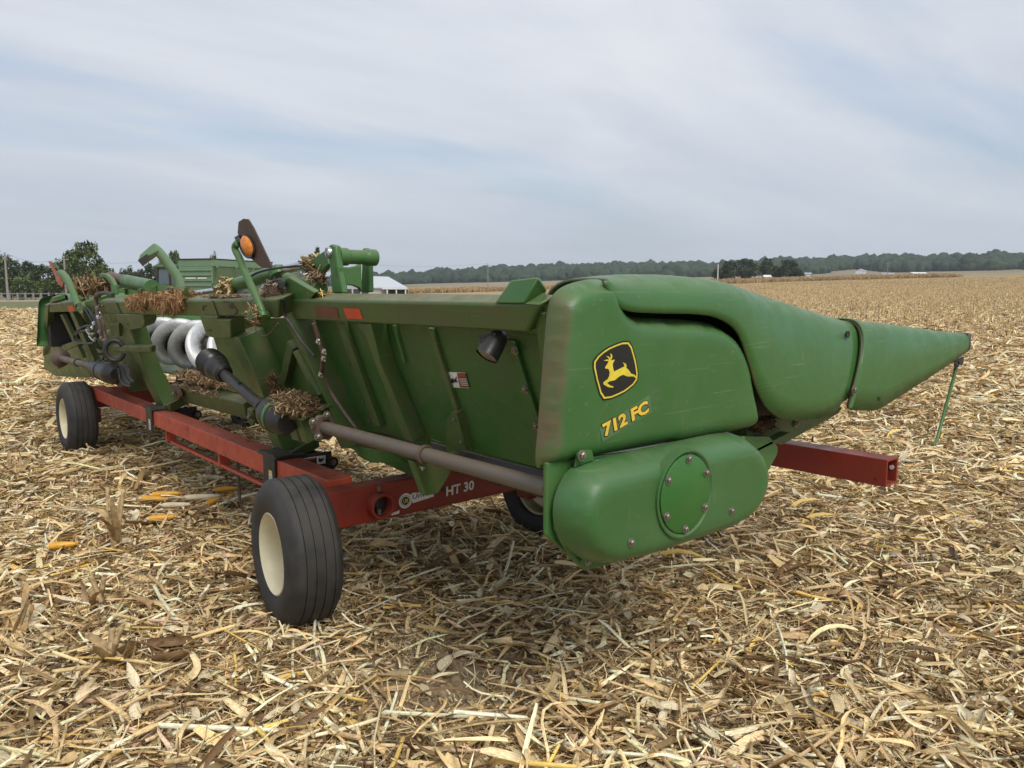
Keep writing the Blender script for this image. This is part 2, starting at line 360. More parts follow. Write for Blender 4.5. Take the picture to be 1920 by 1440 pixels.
# ------------------------------------------------------------------ terrain
VIEW = math.radians(49.5)
def vdir(az_deg):                      # horizontal direction, degrees clockwise from the line of sight
    a = VIEW - math.radians(az_deg); return Vector((math.cos(a), math.sin(a), 0))
SLOPE = vdir(60)
RIDGE = [(-70, 14), (-25, 16), (-12, 18), (-10, 24), (-7, 32), (-4, 39), (0, 42), (2, 47), (8, 50), (14.5, 48), (20, 58), (26, 61), (33, 66), (40, 68), (70, 62)]
def gz(x, y):
    s = x * SLOPE.x + y * SLOPE.y
    if s < 45: z = 0.0
    elif s < 222: z = 4.8 * ((s - 45) / 177) ** 1.5
    else: z = 4.8 + (s - 222) * 0.027
    return z
def small(x, y):                       # low unevenness of the worked soil
    return 0.028 * mnoise.noise((x * 0.55, y * 0.55, 1.3)) + 0.02 * mnoise.noise((x * 1.7, y * 1.7, 4.1))
BARE = [(1.80, 2.50, 0.42, 0.30), (1.60, 2.42, 0.30, 0.25), (2.10, 2.92, 0.28, 0.18), (2.05, 3.60, 0.28, 0.18)]
def ground_z(x, y):
    d = math.hypot(x, y); return gz(x, y) + (small(x, y) if d < 60 else 0)

def ground_mesh():
    radii = [0.0] + list(np.geomspace(0.6, 60, 110)) + list(np.geomspace(63, 6000, 60))
    na = 300; vs = [(0, 0, ground_z(0, 0))]; fs = []
    for r in radii[1:]:
        for k in range(na):
            t = 2 * math.pi * k / na; x, y = r * math.cos(t), r * math.sin(t)
            vs.append((x, y, ground_z(x, y) if r < 1500 else gz(x, y) * 1.0))
    for k in range(na): fs.append((0, 1 + k, 1 + (k + 1) % na))
    for i in range(len(radii) - 2):
        for k in range(na):
            j = (k + 1) % na; a = 1 + i * na; fs.append((a + k, a + na + k, a + na + j, a + j))
    mb = MB(); mb.add(vs, fs); return mb
m, nt, p = new_mat('field_soil')
g = nt.nodes.new('ShaderNodeNewGeometry')
def pos_noise(scale, lo, hi, det=8, rough=0.65, stretch=None):
    n = nt.nodes.new('ShaderNodeTexNoise'); n.inputs['Scale'].default_value = scale; n.inputs['Detail'].default_value = det; n.inputs['Roughness'].default_value = rough
    if stretch:
        mpn = nt.nodes.new('ShaderNodeMapping'); mpn.inputs['Rotation'].default_value = (0, 0, stretch[0]); mpn.inputs['Scale'].default_value = stretch[1]
        nt.links.new(g.outputs['Position'], mpn.inputs[0]); nt.links.new(mpn.outputs[0], n.inputs['Vector'])
    else: nt.links.new(g.outputs['Position'], n.inputs['Vector'])
    r = nt.nodes.new('ShaderNodeMapRange'); r.inputs['From Min'].default_value = lo; r.inputs['From Max'].default_value = hi; nt.links.new(n.outputs[0], r.inputs[0]); return r.outputs[0]
soil = mixcol(nt, pos_noise(9, 0.3, 0.7), (0.25, 0.178, 0.105), (0.42, 0.315, 0.195))
straw_far = mixcol(nt, pos_noise(0.9, 0.3, 0.7, 10, 0.75, (math.radians(40.5), (0.35, 3.0, 1))), (0.26, 0.185, 0.10), (0.50, 0.37, 0.21))
dist = nt.nodes.new('ShaderNodeVectorMath'); dist.operation = 'LENGTH'; nt.links.new(g.outputs['Position'], dist.inputs[0])
rd = nt.nodes.new('ShaderNodeMapRange'); rd.inputs['From Min'].default_value = 14; rd.inputs['From Max'].default_value = 45; nt.links.new(dist.outputs['Value'], rd.inputs[0])
c = mixcol(nt, rd.outputs[0], soil, straw_far)
fields = mixcol(nt, pos_noise(0.0045, 0.47, 0.53, 1, 0.3), (0.30, 0.235, 0.15), (0.21, 0.20, 0.10))
rd2 = nt.nodes.new('ShaderNodeMapRange'); rd2.inputs['From Min'].default_value = 300; rd2.inputs['From Max'].default_value = 420; nt.links.new(dist.outputs['Value'], rd2.inputs[0])
c = mixcol(nt, rd2.outputs[0], c, fields)
nt.links.new(c, p.inputs['Base Color']); p.inputs['Roughness'].default_value = 0.95; p.inputs['Specular IOR Level'].default_value = 0.1
bp = nt.nodes.new('ShaderNodeBump'); bp.inputs['Strength'].default_value = 0.9; bp.inputs['Distance'].default_value = 0.03
nt.links.new(pos_noise(14, 0, 1, 10, 0.7), bp.inputs['Height']); nt.links.new(bp.outputs[0], p.inputs['Normal'])
tag(ground_mesh().build('field_ground', 'field_soil', None, 180), 'brown field soil under chopped corn residue', 'ground', kind='structure')

# grass strip and gravel road beyond the left edge of the field
def sheet(name, mat, pts, lift, label, cat, n=24):
    (a, b, c2, d2) = [Vector(q) for q in pts]; mb = MB(); vs = []; fs = []
    for i in range(n + 1):
        for j in range(7):
            u, w = i / n, j / 6; q = a.lerp(b, u).lerp(d2.lerp(c2, u), w)
            vs.append((q.x, q.y, ground_z(q.x, q.y) + lift))
    for i in range(n):
        for j in range(6): k = i * 7 + j; fs.append((k, k + 1, k + 8, k + 7))
    mb.add(vs, fs); return tag(mb.build(name, mat, None, 180), label, cat, kind='structure')
m, nt, p = new_mat('grass'); g = nt.nodes.new('ShaderNodeNewGeometry')
c = mixcol(nt, pos_noise(0.35, 0.3, 0.7), (0.085, 0.105, 0.030), (0.165, 0.165, 0.062)); nt.links.new(c, p.inputs['Base Color']); p.inputs['Roughness'].default_value = 0.9
m, nt, p = new_mat('gravel'); g = nt.nodes.new('ShaderNodeNewGeometry')
c = mixcol(nt, pos_noise(1.5, 0.3, 0.7), (0.30, 0.29, 0.27), (0.42, 0.41, 0.38)); nt.links.new(c, p.inputs['Base Color']); p.inputs['Roughness'].default_value = 0.9
def P2(az, d): q = vdir(az) * d; return (q.x, q.y, 0)
sheet('grass_verge', 'grass', [P2(-48, 82), P2(-20, 82), P2(-20, 150), P2(-48, 150)], 0.02, 'mown grass strip along the far left edge of the field', 'grass')
sheet('farm_road', 'gravel', [P2(-48, 152), P2(-5, 158), P2(-5, 166), P2(-48, 160)], 0.024, 'pale gravel road in front of the pale fence', 'road')
sheet('grass_margin', 'grass', [P2(16, 268), P2(44, 190), P2(44, 205), P2(16, 282)], 0.03, 'narrow green grass margin at the far right of the field', 'grass')

# ------------------------------------------------------------------ instancing helper (uncountable stuff only)
def scatter(name, pts, rots, scales, idx, variants, kind='stuff'):
    col = bpy.data.collections.new(name + '_pieces')
    for o in variants:
        for c_ in list(o.users_collection): c_.objects.unlink(o)
        col.objects.link(o)
    me = bpy.data.meshes.new(name); me.from_pydata([tuple(q) for q in pts], [], [])
    a = me.attributes.new('rot', 'FLOAT_VECTOR', 'POINT'); a.data.foreach_set('vector', np.asarray(rots, dtype=np.float32).ravel())
    a = me.attributes.new('scl', 'FLOAT', 'POINT'); a.data.foreach_set('value', np.asarray(scales, dtype=np.float32))
    a = me.attributes.new('idx', 'INT', 'POINT'); a.data.foreach_set('value', np.asarray(idx, dtype=np.int32))
    o = bpy.data.objects.new(name, me); COL.objects.link(o)
    t = bpy.data.node_groups.new(name, 'GeometryNodeTree')
    t.interface.new_socket(name='Geometry', in_out='INPUT', socket_type='NodeSocketGeometry'); t.interface.new_socket(name='Geometry', in_out='OUTPUT', socket_type='NodeSocketGeometry')
    n = t.nodes.new; gi = n('NodeGroupInput'); go = n('NodeGroupOutput'); ip = n('GeometryNodeInstanceOnPoints'); ci = n('GeometryNodeCollectionInfo')
    ci.inputs['Collection'].default_value = col; ci.inputs['Separate Children'].default_value = True; ci.inputs['Reset Children'].default_value = True
    def attr(nm, ty):
        q = n('GeometryNodeInputNamedAttribute'); q.data_type = ty; q.inputs['Name'].default_value = nm; return q.outputs['Attribute']
    ip.inputs['Pick Instance'].default_value = True
    t.links.new(gi.outputs[0], ip.inputs['Points']); t.links.new(ci.outputs[0], ip.inputs['Instance']); t.links.new(attr('idx', 'INT'), ip.inputs['Instance Index'])
    er = n('FunctionNodeEulerToRotation'); t.links.new(attr('rot', 'FLOAT_VECTOR'), er.inputs[0]); t.links.new(er.outputs[0], ip.inputs['Rotation'])
    t.links.new(attr('scl', 'FLOAT'), ip.inputs['Scale']); t.links.new(ip.outputs[0], go.inputs[0])
    md = o.modifiers.new('scatter', 'NODES'); md.node_group = t
    o['kind'] = kind; return o
def np_obj(name, V, Fq, tint, mat, fibre=None):
    me = bpy.data.meshes.new(name); me.from_pydata(V, [], Fq)
    ca = me.color_attributes.new('tint', 'FLOAT_COLOR', 'POINT'); ca.data.foreach_set('color', np.asarray(tint, dtype=np.float32).ravel())
    fa = me.attributes.new('fibre', 'FLOAT_VECTOR', 'POINT'); fa.data.foreach_set('vector', np.asarray(fibre if fibre is not None else np.asarray(V) * 30, dtype=np.float32).ravel())
    me.materials.append(MAT[mat]); me.polygons.foreach_set('use_smooth', [True] * len(me.polygons))
    o = bpy.data.objects.new(name, me); COL.objects.link(o); return o

# ------------------------------------------------------------------ corn residue
PAL = [((0.84, 0.665, 0.395), 4), ((0.74, 0.545, 0.29), 4), ((0.52, 0.375, 0.195), 3.5), ((0.34, 0.225, 0.105), 3.2), ((0.92, 0.80, 0.55), 3.4), ((0.58, 0.49, 0.28), 0.8), ((0.66, 0.47, 0.34), 0.6), ((0.17, 0.105, 0.05), 2.2), ((0.72, 0.50, 0.15), 0.6)]
PW = np.array([w for _, w in PAL]); PW = PW / PW.sum()
def pick():
    c = np.array(PAL[rng.choice(len(PAL), p=PW)][0]); return np.clip(c * rng.uniform(0.8, 1.12) * rng.uniform(0.97, 1.03, 3), 0, 0.92)
class Heap:
    def __init__(s): s.v = []; s.f = []; s.c = []; s.u = []
    def put(s, V, Fs, col, M, t):
        b = len(s.v); V0 = V; V = V @ M.T + t; s.v += V.tolist(); s.f += [tuple(i + b for i in f) for f in Fs]
        k0 = rng.uniform(0, 50); y0 = V0[:, 1]; s.u += [(k0 + float(a) * 10, float(b) * 420, float(c_) * 420) for a, b, c_ in V0]
        if col.ndim == 1: col = np.tile(col, (len(V), 1))
        s.c += [(*c, 1) for c in col]
def rotm(yaw, pitch, roll):
    return np.array(Euler((roll, pitch, yaw), 'XYZ').to_matrix())
def leaf_piece(Ln, W, ns=6, curl=0.4, bend=0.5, twist=0.8, torn=True):
    """ribbon: folded across, bent and twisted along its length"""
    V = []; s = np.linspace(-0.5, 0.5, ns + 1); ang = rng.normal(0, bend); tw = rng.normal(0, twist); ph = rng.uniform(0, 6.28); wob = rng.normal(0, 0.1)
    w0, w1 = (rng.uniform(0.3, 1.1, 2) if rng.uniform() < .75 else (0.9, 0.12)) if torn else (0.35, 0.1)
    for i, q in enumerate(s):
        u = i / ns; w = W * ((0.15 * math.sin(math.pi * min(1, max(0, u * 0.9 + 0.05))) + 0.85) if torn else (0.6 * math.sin(math.pi * u) + 0.4)) * (w0 + (1 - w0) * min(1, u * 6)) * (w1 + (1 - w1) * min(1, (1 - u) * 6))
        a = ang * q * 2; x = Ln * q * (math.sin(a) / a if abs(a) > 1e-4 else 1); z = Ln * 0.5 * ang * (0.25 - q * q); y = wob * Ln * math.sin(q * 5 + ph) * 0.5
        t = tw * q * 2
        for k in (-1, 0, 1):
            yy = k * w * 0.5; zz = abs(k) * w * 0.5 * curl
            V.append((x, y + yy * math.cos(t) - zz * math.sin(t), z + yy * math.sin(t) + zz * math.cos(t)))
    Fs = [(i * 3 + k, i * 3 + k + 1, i * 3 + k + 4, i * 3 + k + 3) for i in range(ns) for k in (0, 1)]
    return np.array(V), Fs
def stalk_piece(Ln, r, nside=6):
    st = [0, 0.08]; nodes = sorted(rng.uniform(0.15, 0.85, rng.integers(1, 3)))
    for q in nodes: st += [q - 0.02, q, q + 0.02]
    st += [0.93, 1.0]; V = []; bx, bz = rng.normal(0, 0.03, 2) * Ln
    for u in st:
        rr = r * (1.28 if u in nodes else 1) * rng.uniform(0.93, 1.05); 
        for k in range(nside):
            t = 2 * math.pi * k / nside; V.append((Ln * (u - 0.5) + (rng.uniform(-0.02, 0.02) * Ln if u in (0, 1.0) else 0), math.cos(t) * rr + bx * math.sin(math.pi * u), math.sin(t) * rr * 0.85 + bz * math.sin(math.pi * u)))
    n = len(st); Fs = [(i * nside + k, i * nside + (k + 1) % nside, (i + 1) * nside + (k + 1) % nside, (i + 1) * nside + k) for i in range(n - 1) for k in range(nside)]
    Fs += [tuple(range(nside))[::-1], tuple(range((n - 1) * nside, n * nside))]
    V = np.array(V); sh = np.ones((len(V), 1)); 
    for i, u in enumerate(st):
        if u in nodes: sh[i * nside:(i + 1) * nside] = 0.6
    return V, Fs, sh
def patch(name, R, nleaf, nstalk, nshred, nhusk, big=1.0, zmax=0.045):
    h = Heap()
    def spot():
        a = rng.uniform(0, 6.283); r = R * math.sqrt(rng.uniform(0, 1)) ; return r * math.cos(a), r * math.sin(a), rng.uniform(0.0, 1.0) * (1 - 0.5 * (r / R) ** 2)
    for _ in range(nshred):
        V, Fs = leaf_piece(rng.uniform(0.04, 0.22) * big, rng.uniform(0.002, 0.009) * big, 2, 0.25, 0.5, 0.9); x, y, z = spot()
        h.put(V, Fs, pick() if rng.uniform() < .6 else np.array((0.22, 0.145, 0.072)) * rng.uniform(.6, 1.6), rotm(rng.uniform(0, 6.28), rng.normal(0, 0.3), rng.normal(0, 0.6)), (x, y, 0.004 + z * zmax * 0.8))
    for _ in range(nleaf):
        V, Fs = leaf_piece(np.clip(rng.lognormal(-1.55, 0.5), .08, .62) * big, np.clip(rng.lognormal(-4.15, 0.45), .007, .045) * big, 7, rng.normal(0.3, 0.45), 0.6, 0.9); x, y, z = spot()
        col = pick(); n_ = len(V); cc = np.tile(col, (n_, 1)) * (1 + 0.12 * rng.normal(size=(n_, 1))); cc[1::3] *= 1.1
        h.put(V, Fs, np.clip(cc, 0.02, .9), rotm(rng.uniform(0, 6.28), rng.normal(0, 0.22), rng.normal(0, 0.45)), (x, y, 0.006 + z * zmax))
    for _ in range(nstalk):
        V, Fs, sh = stalk_piece(rng.choice([rng.uniform(0.06, 0.2), rng.uniform(0.2, 0.5)], p=[.55, .45]) * big, rng.uniform(0.004, 0.011) * big); x, y, z = spot()
        col = np.clip(pick() * 1.12, 0, .85); h.put(V, Fs, np.tile(col, (len(V), 1)) * sh, rotm(rng.uniform(0, 6.28), rng.normal(0, 0.12), rng.uniform(0, 6)), (x, y, 0.010 + z * zmax))
    for _ in range(nhusk):
        V, Fs = leaf_piece(rng.uniform(0.08, 0.19) * big, rng.uniform(0.03, 0.06) * big, 6, rng.uniform(0.3, 0.9), 0.8, 0.4, False); x, y, z = spot()
        col = np.array((0.74, 0.64, 0.45)) * rng.uniform(0.75, 1.1); h.put(V, Fs, np.clip(col, 0, .85), rotm(rng.uniform(0, 6.28), rng.normal(0, 0.3), rng.choice([0, math.pi]) + rng.normal(0, 0.5)), (x, y, 0.015 + z * zmax))
    return np_obj(name, h.v, h.f, h.c, 'straw', h.u)
near_v = [patch('residue', 0.62, 48, 18, 330, 3, 1.0, 0.06) for _ in range(16)]
sparse_v = [patch('residue_thin', 0.6, 12, 6, 60, 2, 0.9, 0.02) for _ in range(4)]
far_v = [patch('residue_far', 1.3, 90, 40, 160, 16, 1.9, 0.09) for _ in range(5)]
variants = near_v + sparse_v + far_v
for i, o in enumerate(variants): o.name = 'residue_%03d' % i
pts, rots, scl, idx = [], [], [], []
def bare(x, y):
    for bx, by, ba, bb in BARE:
        u = (x - bx) * SLOPE.x + (y - by) * SLOPE.y; w = -(x - bx) * SLOPE.y + (y - by) * SLOPE.x
        if (u / ba) ** 2 + (w / bb) ** 2 < 1.9: return True
    return False
def in_view(x, y, marg=8):
    d = math.hypot(x, y); a = math.degrees(VIEW - math.atan2(y, x)); a = (a + 180) % 360 - 180
    return d < 3.5 or abs(a) < 37 + (24 if d < 9 else marg)
def lay(step, r0, r1, fam, smin, smax, tilt=0.06):
    n = int(r1 / step)
    for i in range(-n, n + 1):
        for j in range(-n, n + 1):
            x = (i + rng.uniform(-.5, .5)) * step; y = (j + rng.uniform(-.5, .5)) * step; d = math.hypot(x, y)
            if not (r0 <= d < r1) or not in_view(x, y): continue
            if min(math.hypot(x - 1.72, y - 3.62), math.hypot(x - 1.74, y - 9.0)) < 0.42 and rng.uniform() < .8: continue
            if d < 8 and math.hypot(x - 1.9, y - 6.2) < 0.5 and rng.uniform() < .55: continue
            if d < 5 and bare(x, y):
                f = (len(near_v), len(near_v) + len(sparse_v))
                if rng.uniform() < 0.45: continue
            else: f = fam
            if math.degrees(VIEW - math.atan2(y, x)) < -18 and d > 80: continue
            pts.append((x, y, ground_z(x, y) - 0.004)); rots.append((rng.normal(0, tilt), rng.normal(0, tilt), rng.uniform(0, 6.283))); scl.append(rng.uniform(smin, smax)); idx.append(int(rng.integers(*f)))
nN, nS, nF = len(near_v), len(sparse_v), len(far_v)
lay(0.245, 0.9, 7.5, (0, nN), 0.72, 1.05)
lay(0.34, 7.5, 15, (0, nN), 0.9, 1.3)
lay(0.62, 14, 34, (nN + nS, nN + nS + nF), 0.85, 1.15, 0.03)
lay(1.05, 34, 110, (nN + nS, nN + nS + nF), 1.0, 1.5, 0.02)
res = scatter('crop_residue', pts, rots, scl, idx, variants)
tag(res, 'chopped corn leaves, husks and stalks covering the whole field', 'crop residue')

# crumbled soil on the bare patches
def clod(name, seed):
    bm = bmesh.new(); bmesh.ops.create_icosphere(bm, subdivisions=2, radius=1.0)
    V = [tuple(v.co * (1 + 0.45 * mnoise.noise(v.co * 1.7 + Vector((seed, 0, 0))) + 0.2 * mnoise.noise(v.co * 4 + Vector((0, seed, 0))))) for v in bm.verts]
    o = MB().add([(x, y, z * .7) for x, y, z in V], [tuple(v.index for v in f.verts) for f in bm.faces]).build(name, 'field_soil', None, 60); bm.free(); return o
cl = [clod('soil_clod_%d' % i, i * 3.7) for i in range(5)]
pts, rots, scl, idx = [], [], [], []
for bx, by, ba, bb in BARE:
    for _ in range(420):
        a = rng.uniform(0, 6.28); r = math.sqrt(rng.uniform()) * 1.3; x, y = bx + r * ba * math.cos(a), by + r * bb * math.sin(a)
        s_ = min(0.032, 0.004 + rng.exponential(0.0055)); pts.append((x, y, ground_z(x, y) + s_ * .15)); rots.append(tuple(rng.uniform(0, 6.28, 3))); scl.append(s_); idx.append(int(rng.integers(0, 5)))
tag(scatter('soil_clods', pts, rots, scl, idx, cl), 'crumbled brown soil on the bare patches in the foreground', 'soil')

# standing stubble in rows on the right, farther off
def stub_row(name, n=18, ln=3.2, hmin=0.20, hmax=0.50):
    h = Heap()
    for k in range(n):
        x = ln * (k + rng.uniform(0.1, 0.9)) / n - ln / 2; y = rng.normal(0, 0.05); hh = rng.uniform(hmin, hmax); col = pick() * 0.92
        V, Fs, sh = stalk_piece(hh, rng.uniform(0.010, 0.015), 5); Mx = rotm(rng.uniform(0, 6.28), -math.pi / 2 + rng.normal(0, 0.22), 0)
        h.put(V, Fs, np.tile(col, (len(V), 1)) * sh, Mx, (x, y, hh / 2 - 0.02))
        for _ in range(3):
            V, Fs = leaf_piece(rng.uniform(0.15, 0.4), rng.uniform(0.02, 0.045), 4, 0.3, 0.9, 0.7)
            h.put(V, Fs, pick() * 0.95, rotm(rng.uniform(0, 6.28), rng.uniform(-1.5, 0.3), rng.normal(0, .6)), (x + rng.normal(0, .07), y + rng.normal(0, .1), rng.uniform(0.05, hh * 0.8)))
    return np_obj(name, h.v, h.f, h.c, 'straw', h.u)
sv = [stub_row('stubble_%02d' % i) for i in range(6)]
pts, rots, scl, idx = [], [], [], []
fwd = vdir(0); rgt = vdir(90); row_dir = vdir(93); row_n = vdir(3); yaw = math.atan2(row_dir.y, row_dir.x)
d = 27.0
while d < 262:
    t = -40.0
    while t < max(95, d * 0.8):
        q = row_n * (d + rng.normal(0, 0.05)) + row_dir * t; u = q.dot(rgt) / max(1, q.dot(fwd)); keep = False
        if u > 0.02 and u < 0.80:
            flat_band = mnoise.noise((t * 0.05, d * 0.22, 7.7))
            if d < 33: keep = u > 0.565 + 0.05 * mnoise.noise((d, t * 0.3, 0)) 
            elif d < 42: keep = u > 0.35 and flat_band > 0.12
            else: keep = flat_band > -0.38
        if keep:
            pts.append((q.x, q.y, ground_z(q.x, q.y))); rots.append((0, 0, yaw + rng.normal(0, 0.02) + (math.pi if rng.uniform() < .5 else 0))); scl.append(rng.uniform(0.9, 1.15)); idx.append(int(rng.integers(0, 6)))
        t += 3.0
    d += 0.76 if d < 120 else 1.5
tag(scatter('stubble_rows', pts, rots, scl, idx, sv), 'standing corn stubble in rows at the right of the field', 'stubble')

# strip of standing ripe corn beyond the field
def corn_strip(name, n=260, ln=12.0, dep=6.0):
    h = Heap()
    for k in range(n):
        x = rng.uniform(-ln / 2, ln / 2); y = rng.uniform(-dep / 2, dep / 2); hh = rng.uniform(1.1, 1.6); col = np.array((0.50, 0.37, 0.20)) * rng.uniform(0.7, 1.25)
        for _ in range(2):
            V, Fs = leaf_piece(hh, 0.16, 3, 0.3, 0.3, 0.5); h.put(V, Fs, col, rotm(rng.uniform(0, 6.28), -math.pi / 2 + rng.normal(0, 0.1), 0), (x, y, hh / 2))
        for _ in range(3):
            V, Fs = leaf_piece(rng.uniform(0.5, 0.9), 0.12, 3, 0.3, 1.4, 0.5); h.put(V, Fs, col * rng.uniform(.8, 1.2), rotm(rng.uniform(0, 6.28), rng.normal(-0.4, .4), 0), (x + rng.normal(0, .2), y + rng.normal(0, .2), rng.uniform(0.6, hh)))
    return np_obj(name, h.v, h.f, h.c, 'straw', h.u)
cv = [corn_strip('ripe_corn_%02d' % i) for i in range(4)]
pts, rots, scl, idx = [], [], [], []
a0, a1 = vdir(-14) * 250, vdir(30) * 345
nseg = int((a1 - a0).length / 8); yw = math.atan2((a1 - a0).y, (a1 - a0).x)
for k in range(nseg):
    for dd in (0, 6, 12, 18):
        q = a0.lerp(a1, k / nseg) + vdir(5) * dd; pts.append((q.x, q.y, gz(q.x, q.y) - 0.1)); rots.append((0, 0, yw + rng.normal(0, .05))); scl.append(rng.uniform(0.9, 1.12)); idx.append(int(rng.integers(0, 4)))
tag(scatter('standing_corn', pts, rots, scl, idx, cv), 'strip of ripe standing corn beyond the harvested field', 'corn')

# ------------------------------------------------------------------ wooded hills
def ridge(az):
    for (a, v), (b, w) in zip(RIDGE, RIDGE[1:]):
        if a <= az <= b: return v + (w - v) * (az - a) / (b - a)
    return 14
def hill_z(az, d):
    """ground height on the hills: field slope up to 850 m, then the wooded rise"""
    q = vdir(az) * d; z0 = gz(q.x, q.y); top = 1.7 + ridge(az) * 1350 * math.cos(math.radians(az)) / 1450 - 15
    w = min(1, max(0, (d - 880) / 420)); w = w * w * (3 - 2 * w)
    return z0 * (1 - w) + max(top, z0 * 0.6) * w
mb = MB(); vs = []; fs = []; azs = list(np.arange(-70, 70.1, 1.0)); ds = [840, 880, 930, 980, 1040, 1100, 1160, 1220, 1280, 1340, 1420, 1520, 1700]
for a in azs:
    for d in ds:
        q = vdir(a) * d; vs.append((q.x, q.y, hill_z(a, d) + (0.5 if d > 850 else -3)))
for i in range(len(azs) - 1):
    for j in range(len(ds) - 1): k = i * len(ds) + j; fs.append((k, k + 1, k + 1 + len(ds), k + len(ds)))
m, nt, p = new_mat('hill_floor'); g = nt.nodes.new('ShaderNodeNewGeometry')
nt.links.new(mixcol(nt, pos_noise(0.02, 0.3, 0.7), (0.20, 0.165, 0.10), (0.29, 0.235, 0.15)), p.inputs['Base Color']); p.inputs['Roughness'].default_value = 1
mb.add(vs, fs); tag(mb.build('hills', 'hill_floor', None, 180), 'low wooded hills along the horizon', 'hills', kind='structure')
def crown_blob(name, seed):
    bm = bmesh.new(); bmesh.ops.create_icosphere(bm, subdivisions=3, radius=1.0); V = []; cc = []
    for v in bm.verts:
        n_ = mnoise.noise(v.co * 1.5 + Vector((seed, 0, 0))) * 0.35 + mnoise.noise(v.co * 4.5 + Vector((0, seed, 0))) * 0.22
        q = v.co * (1 + n_); V.append((q.x, q.y, max(q.z, -0.75) * 0.95 + 0.75)); k = 0.75 + 0.9 * (mnoise.noise(v.co * 6 + Vector((seed, 5, 0))) * 0.5 + 0.3); cc.append((k, k, k * 0.95, 1))
    Fs = [tuple(v.index for v in f.verts) for f in bm.faces]; bm.free()
    o = np_obj(name, V, Fs, cc, 'leaf_forest'); return o
bv = [crown_blob('wood_crown_%d' % i, i * 7.3) for i in range(5)]
pts, rots, scl, idx = [], [], [], []
for _ in range(9500):
    az = rng.uniform(-16, 46); d = 900 + 560 * rng.uniform() ** 1.1
    lim = 905 + 45 * (mnoise.noise((az * 0.25, 3.3, 0)) + 0.3) + 130 * math.exp(-((az - 23.5) / 1.8) ** 2)
    if d < lim: continue
    q = vdir(az) * d; pts.append((q.x, q.y, hill_z(az, d) - 1)); rots.append((0, 0, rng.uniform(0, 6.28))); scl.append(rng.uniform(5.0, 8.2) * (1.3 if rng.uniform() < .06 else 1)); idx.append(int(rng.integers(0, 5)))
tag(scatter('hill_woods', pts, rots, scl, idx, bv), 'dark wood covering the distant hills', 'woods')

# ------------------------------------------------------------------ single trees
def tree_meshes(seed, clumps=70, per=46, leaf=0.34, shape='round'):
    r = random.Random(seed); h = Heap(); tb = MB()
    hgt = 10.0; tb.tube([(0, 0, -0.2), (0.05, 0, 1.5), (-0.1, 0.1, 4), (0, 0, 7.5)], [0.34, 0.26, 0.18, 0.05], 8)
    for k in range(7):
        a = k * 2.4 + r.uniform(-.3, .3); z0 = 1.6 + k * 0.75; l = 2.6 - 0.15 * k
        tb.tube([(0, 0, z0), (math.cos(a) * l * .5, math.sin(a) * l * .5, z0 + 0.9), (math.cos(a) * l, math.sin(a) * l, z0 + 1.9)], [0.12, 0.08, 0.03], 6)
    for k in range(clumps):
        while True:
            x, y, z = r.uniform(-1, 1), r.uniform(-1, 1), r.uniform(-1, 1)
            if 0.12 < x * x + y * y + z * z < 1: break
        if shape == 'cone': w = 0.55 * (1 - z) + 0.06; cx, cy, cz = x * 3.6 * w, y * 3.6 * w, 5.3 + z * 4.9
        else:
            w = 1.0 - 0.28 * max(0, z) ** 2; cx, cy, cz = x * 3.9 * w, y * 3.9 * w, 5.6 + z * 4.2
        cr = r.uniform(0.6, 1.25) * (0.7 if shape == 'cone' else 1); base = r.uniform(0.6, 1.35)
        for _ in range(per):
            dv = Vector((r.gauss(0, 1), r.gauss(0, 1), r.gauss(0, 0.7))); dv = dv.normalized() * cr * r.uniform(0.4, 1) ** 0.6
            s_ = leaf * r.uniform(0.6, 1.3); V = np.array([(-s_, 0, 0), (0, -s_ * .6, 0), (s_, 0, .05), (0, s_ * .6, 0.02)])
            kk = base * r.uniform(0.75, 1.25); h.put(V, [(0, 1, 2, 3)], np.array((kk, kk, kk * 0.9)), rotm(r.uniform(0, 6.28), r.gauss(0, .6), r.gauss(0, .6)), (cx + dv.x, cy + dv.y, cz + dv.z))
    co = np_obj('crown', h.v, h.f, h.c, 'leaf_mid'); cm = co.data; bpy.data.objects.remove(co)
    to = tb.build('trunk', 'bark', None, 60); tm = to.data; bpy.data.objects.remove(to)
    return cm, tm
TREES = [tree_meshes(11), tree_meshes(23, 60, 46, 0.36), tree_meshes(5, 80, 40, 0.34), tree_meshes(42, 90, 34, 0.3, 'cone')]
def tree(name, az, d, ztop_px, hw_px, var, leafmat, label, group=None, base_drop=0.0):
    q = vdir(az) * d; z0 = gz(q.x, q.y) - base_drop; dep = d * math.cos(math.radians(az)) ; top = 1.7 + ztop_px * dep / 1450; H_ = max(2.0, top - z0); W_ = hw_px * dep / 1450
    t = thing(name, label, 'tree', (q.x, q.y, z0), group)
    for nm, me in (('crown', TREES[var][0]), ('trunk', TREES[var][1])):
        o = bpy.data.objects.new(nm, me); COL.objects.link(o); o.parent = t; o.rotation_euler = (0, 0, rng.uniform(0, 6.28)); o.scale = (W_ / 3.7, W_ / 3.7, H_ / 10.2)
        if nm == 'crown': o.material_slots[0].link = 'OBJECT'; o.material_slots[0].material = MAT[leafmat]
    return t
def az_of(u): return math.degrees(math.atan((u - 960) / 1460.5))
G1 = 'trees along the left edge of the field'
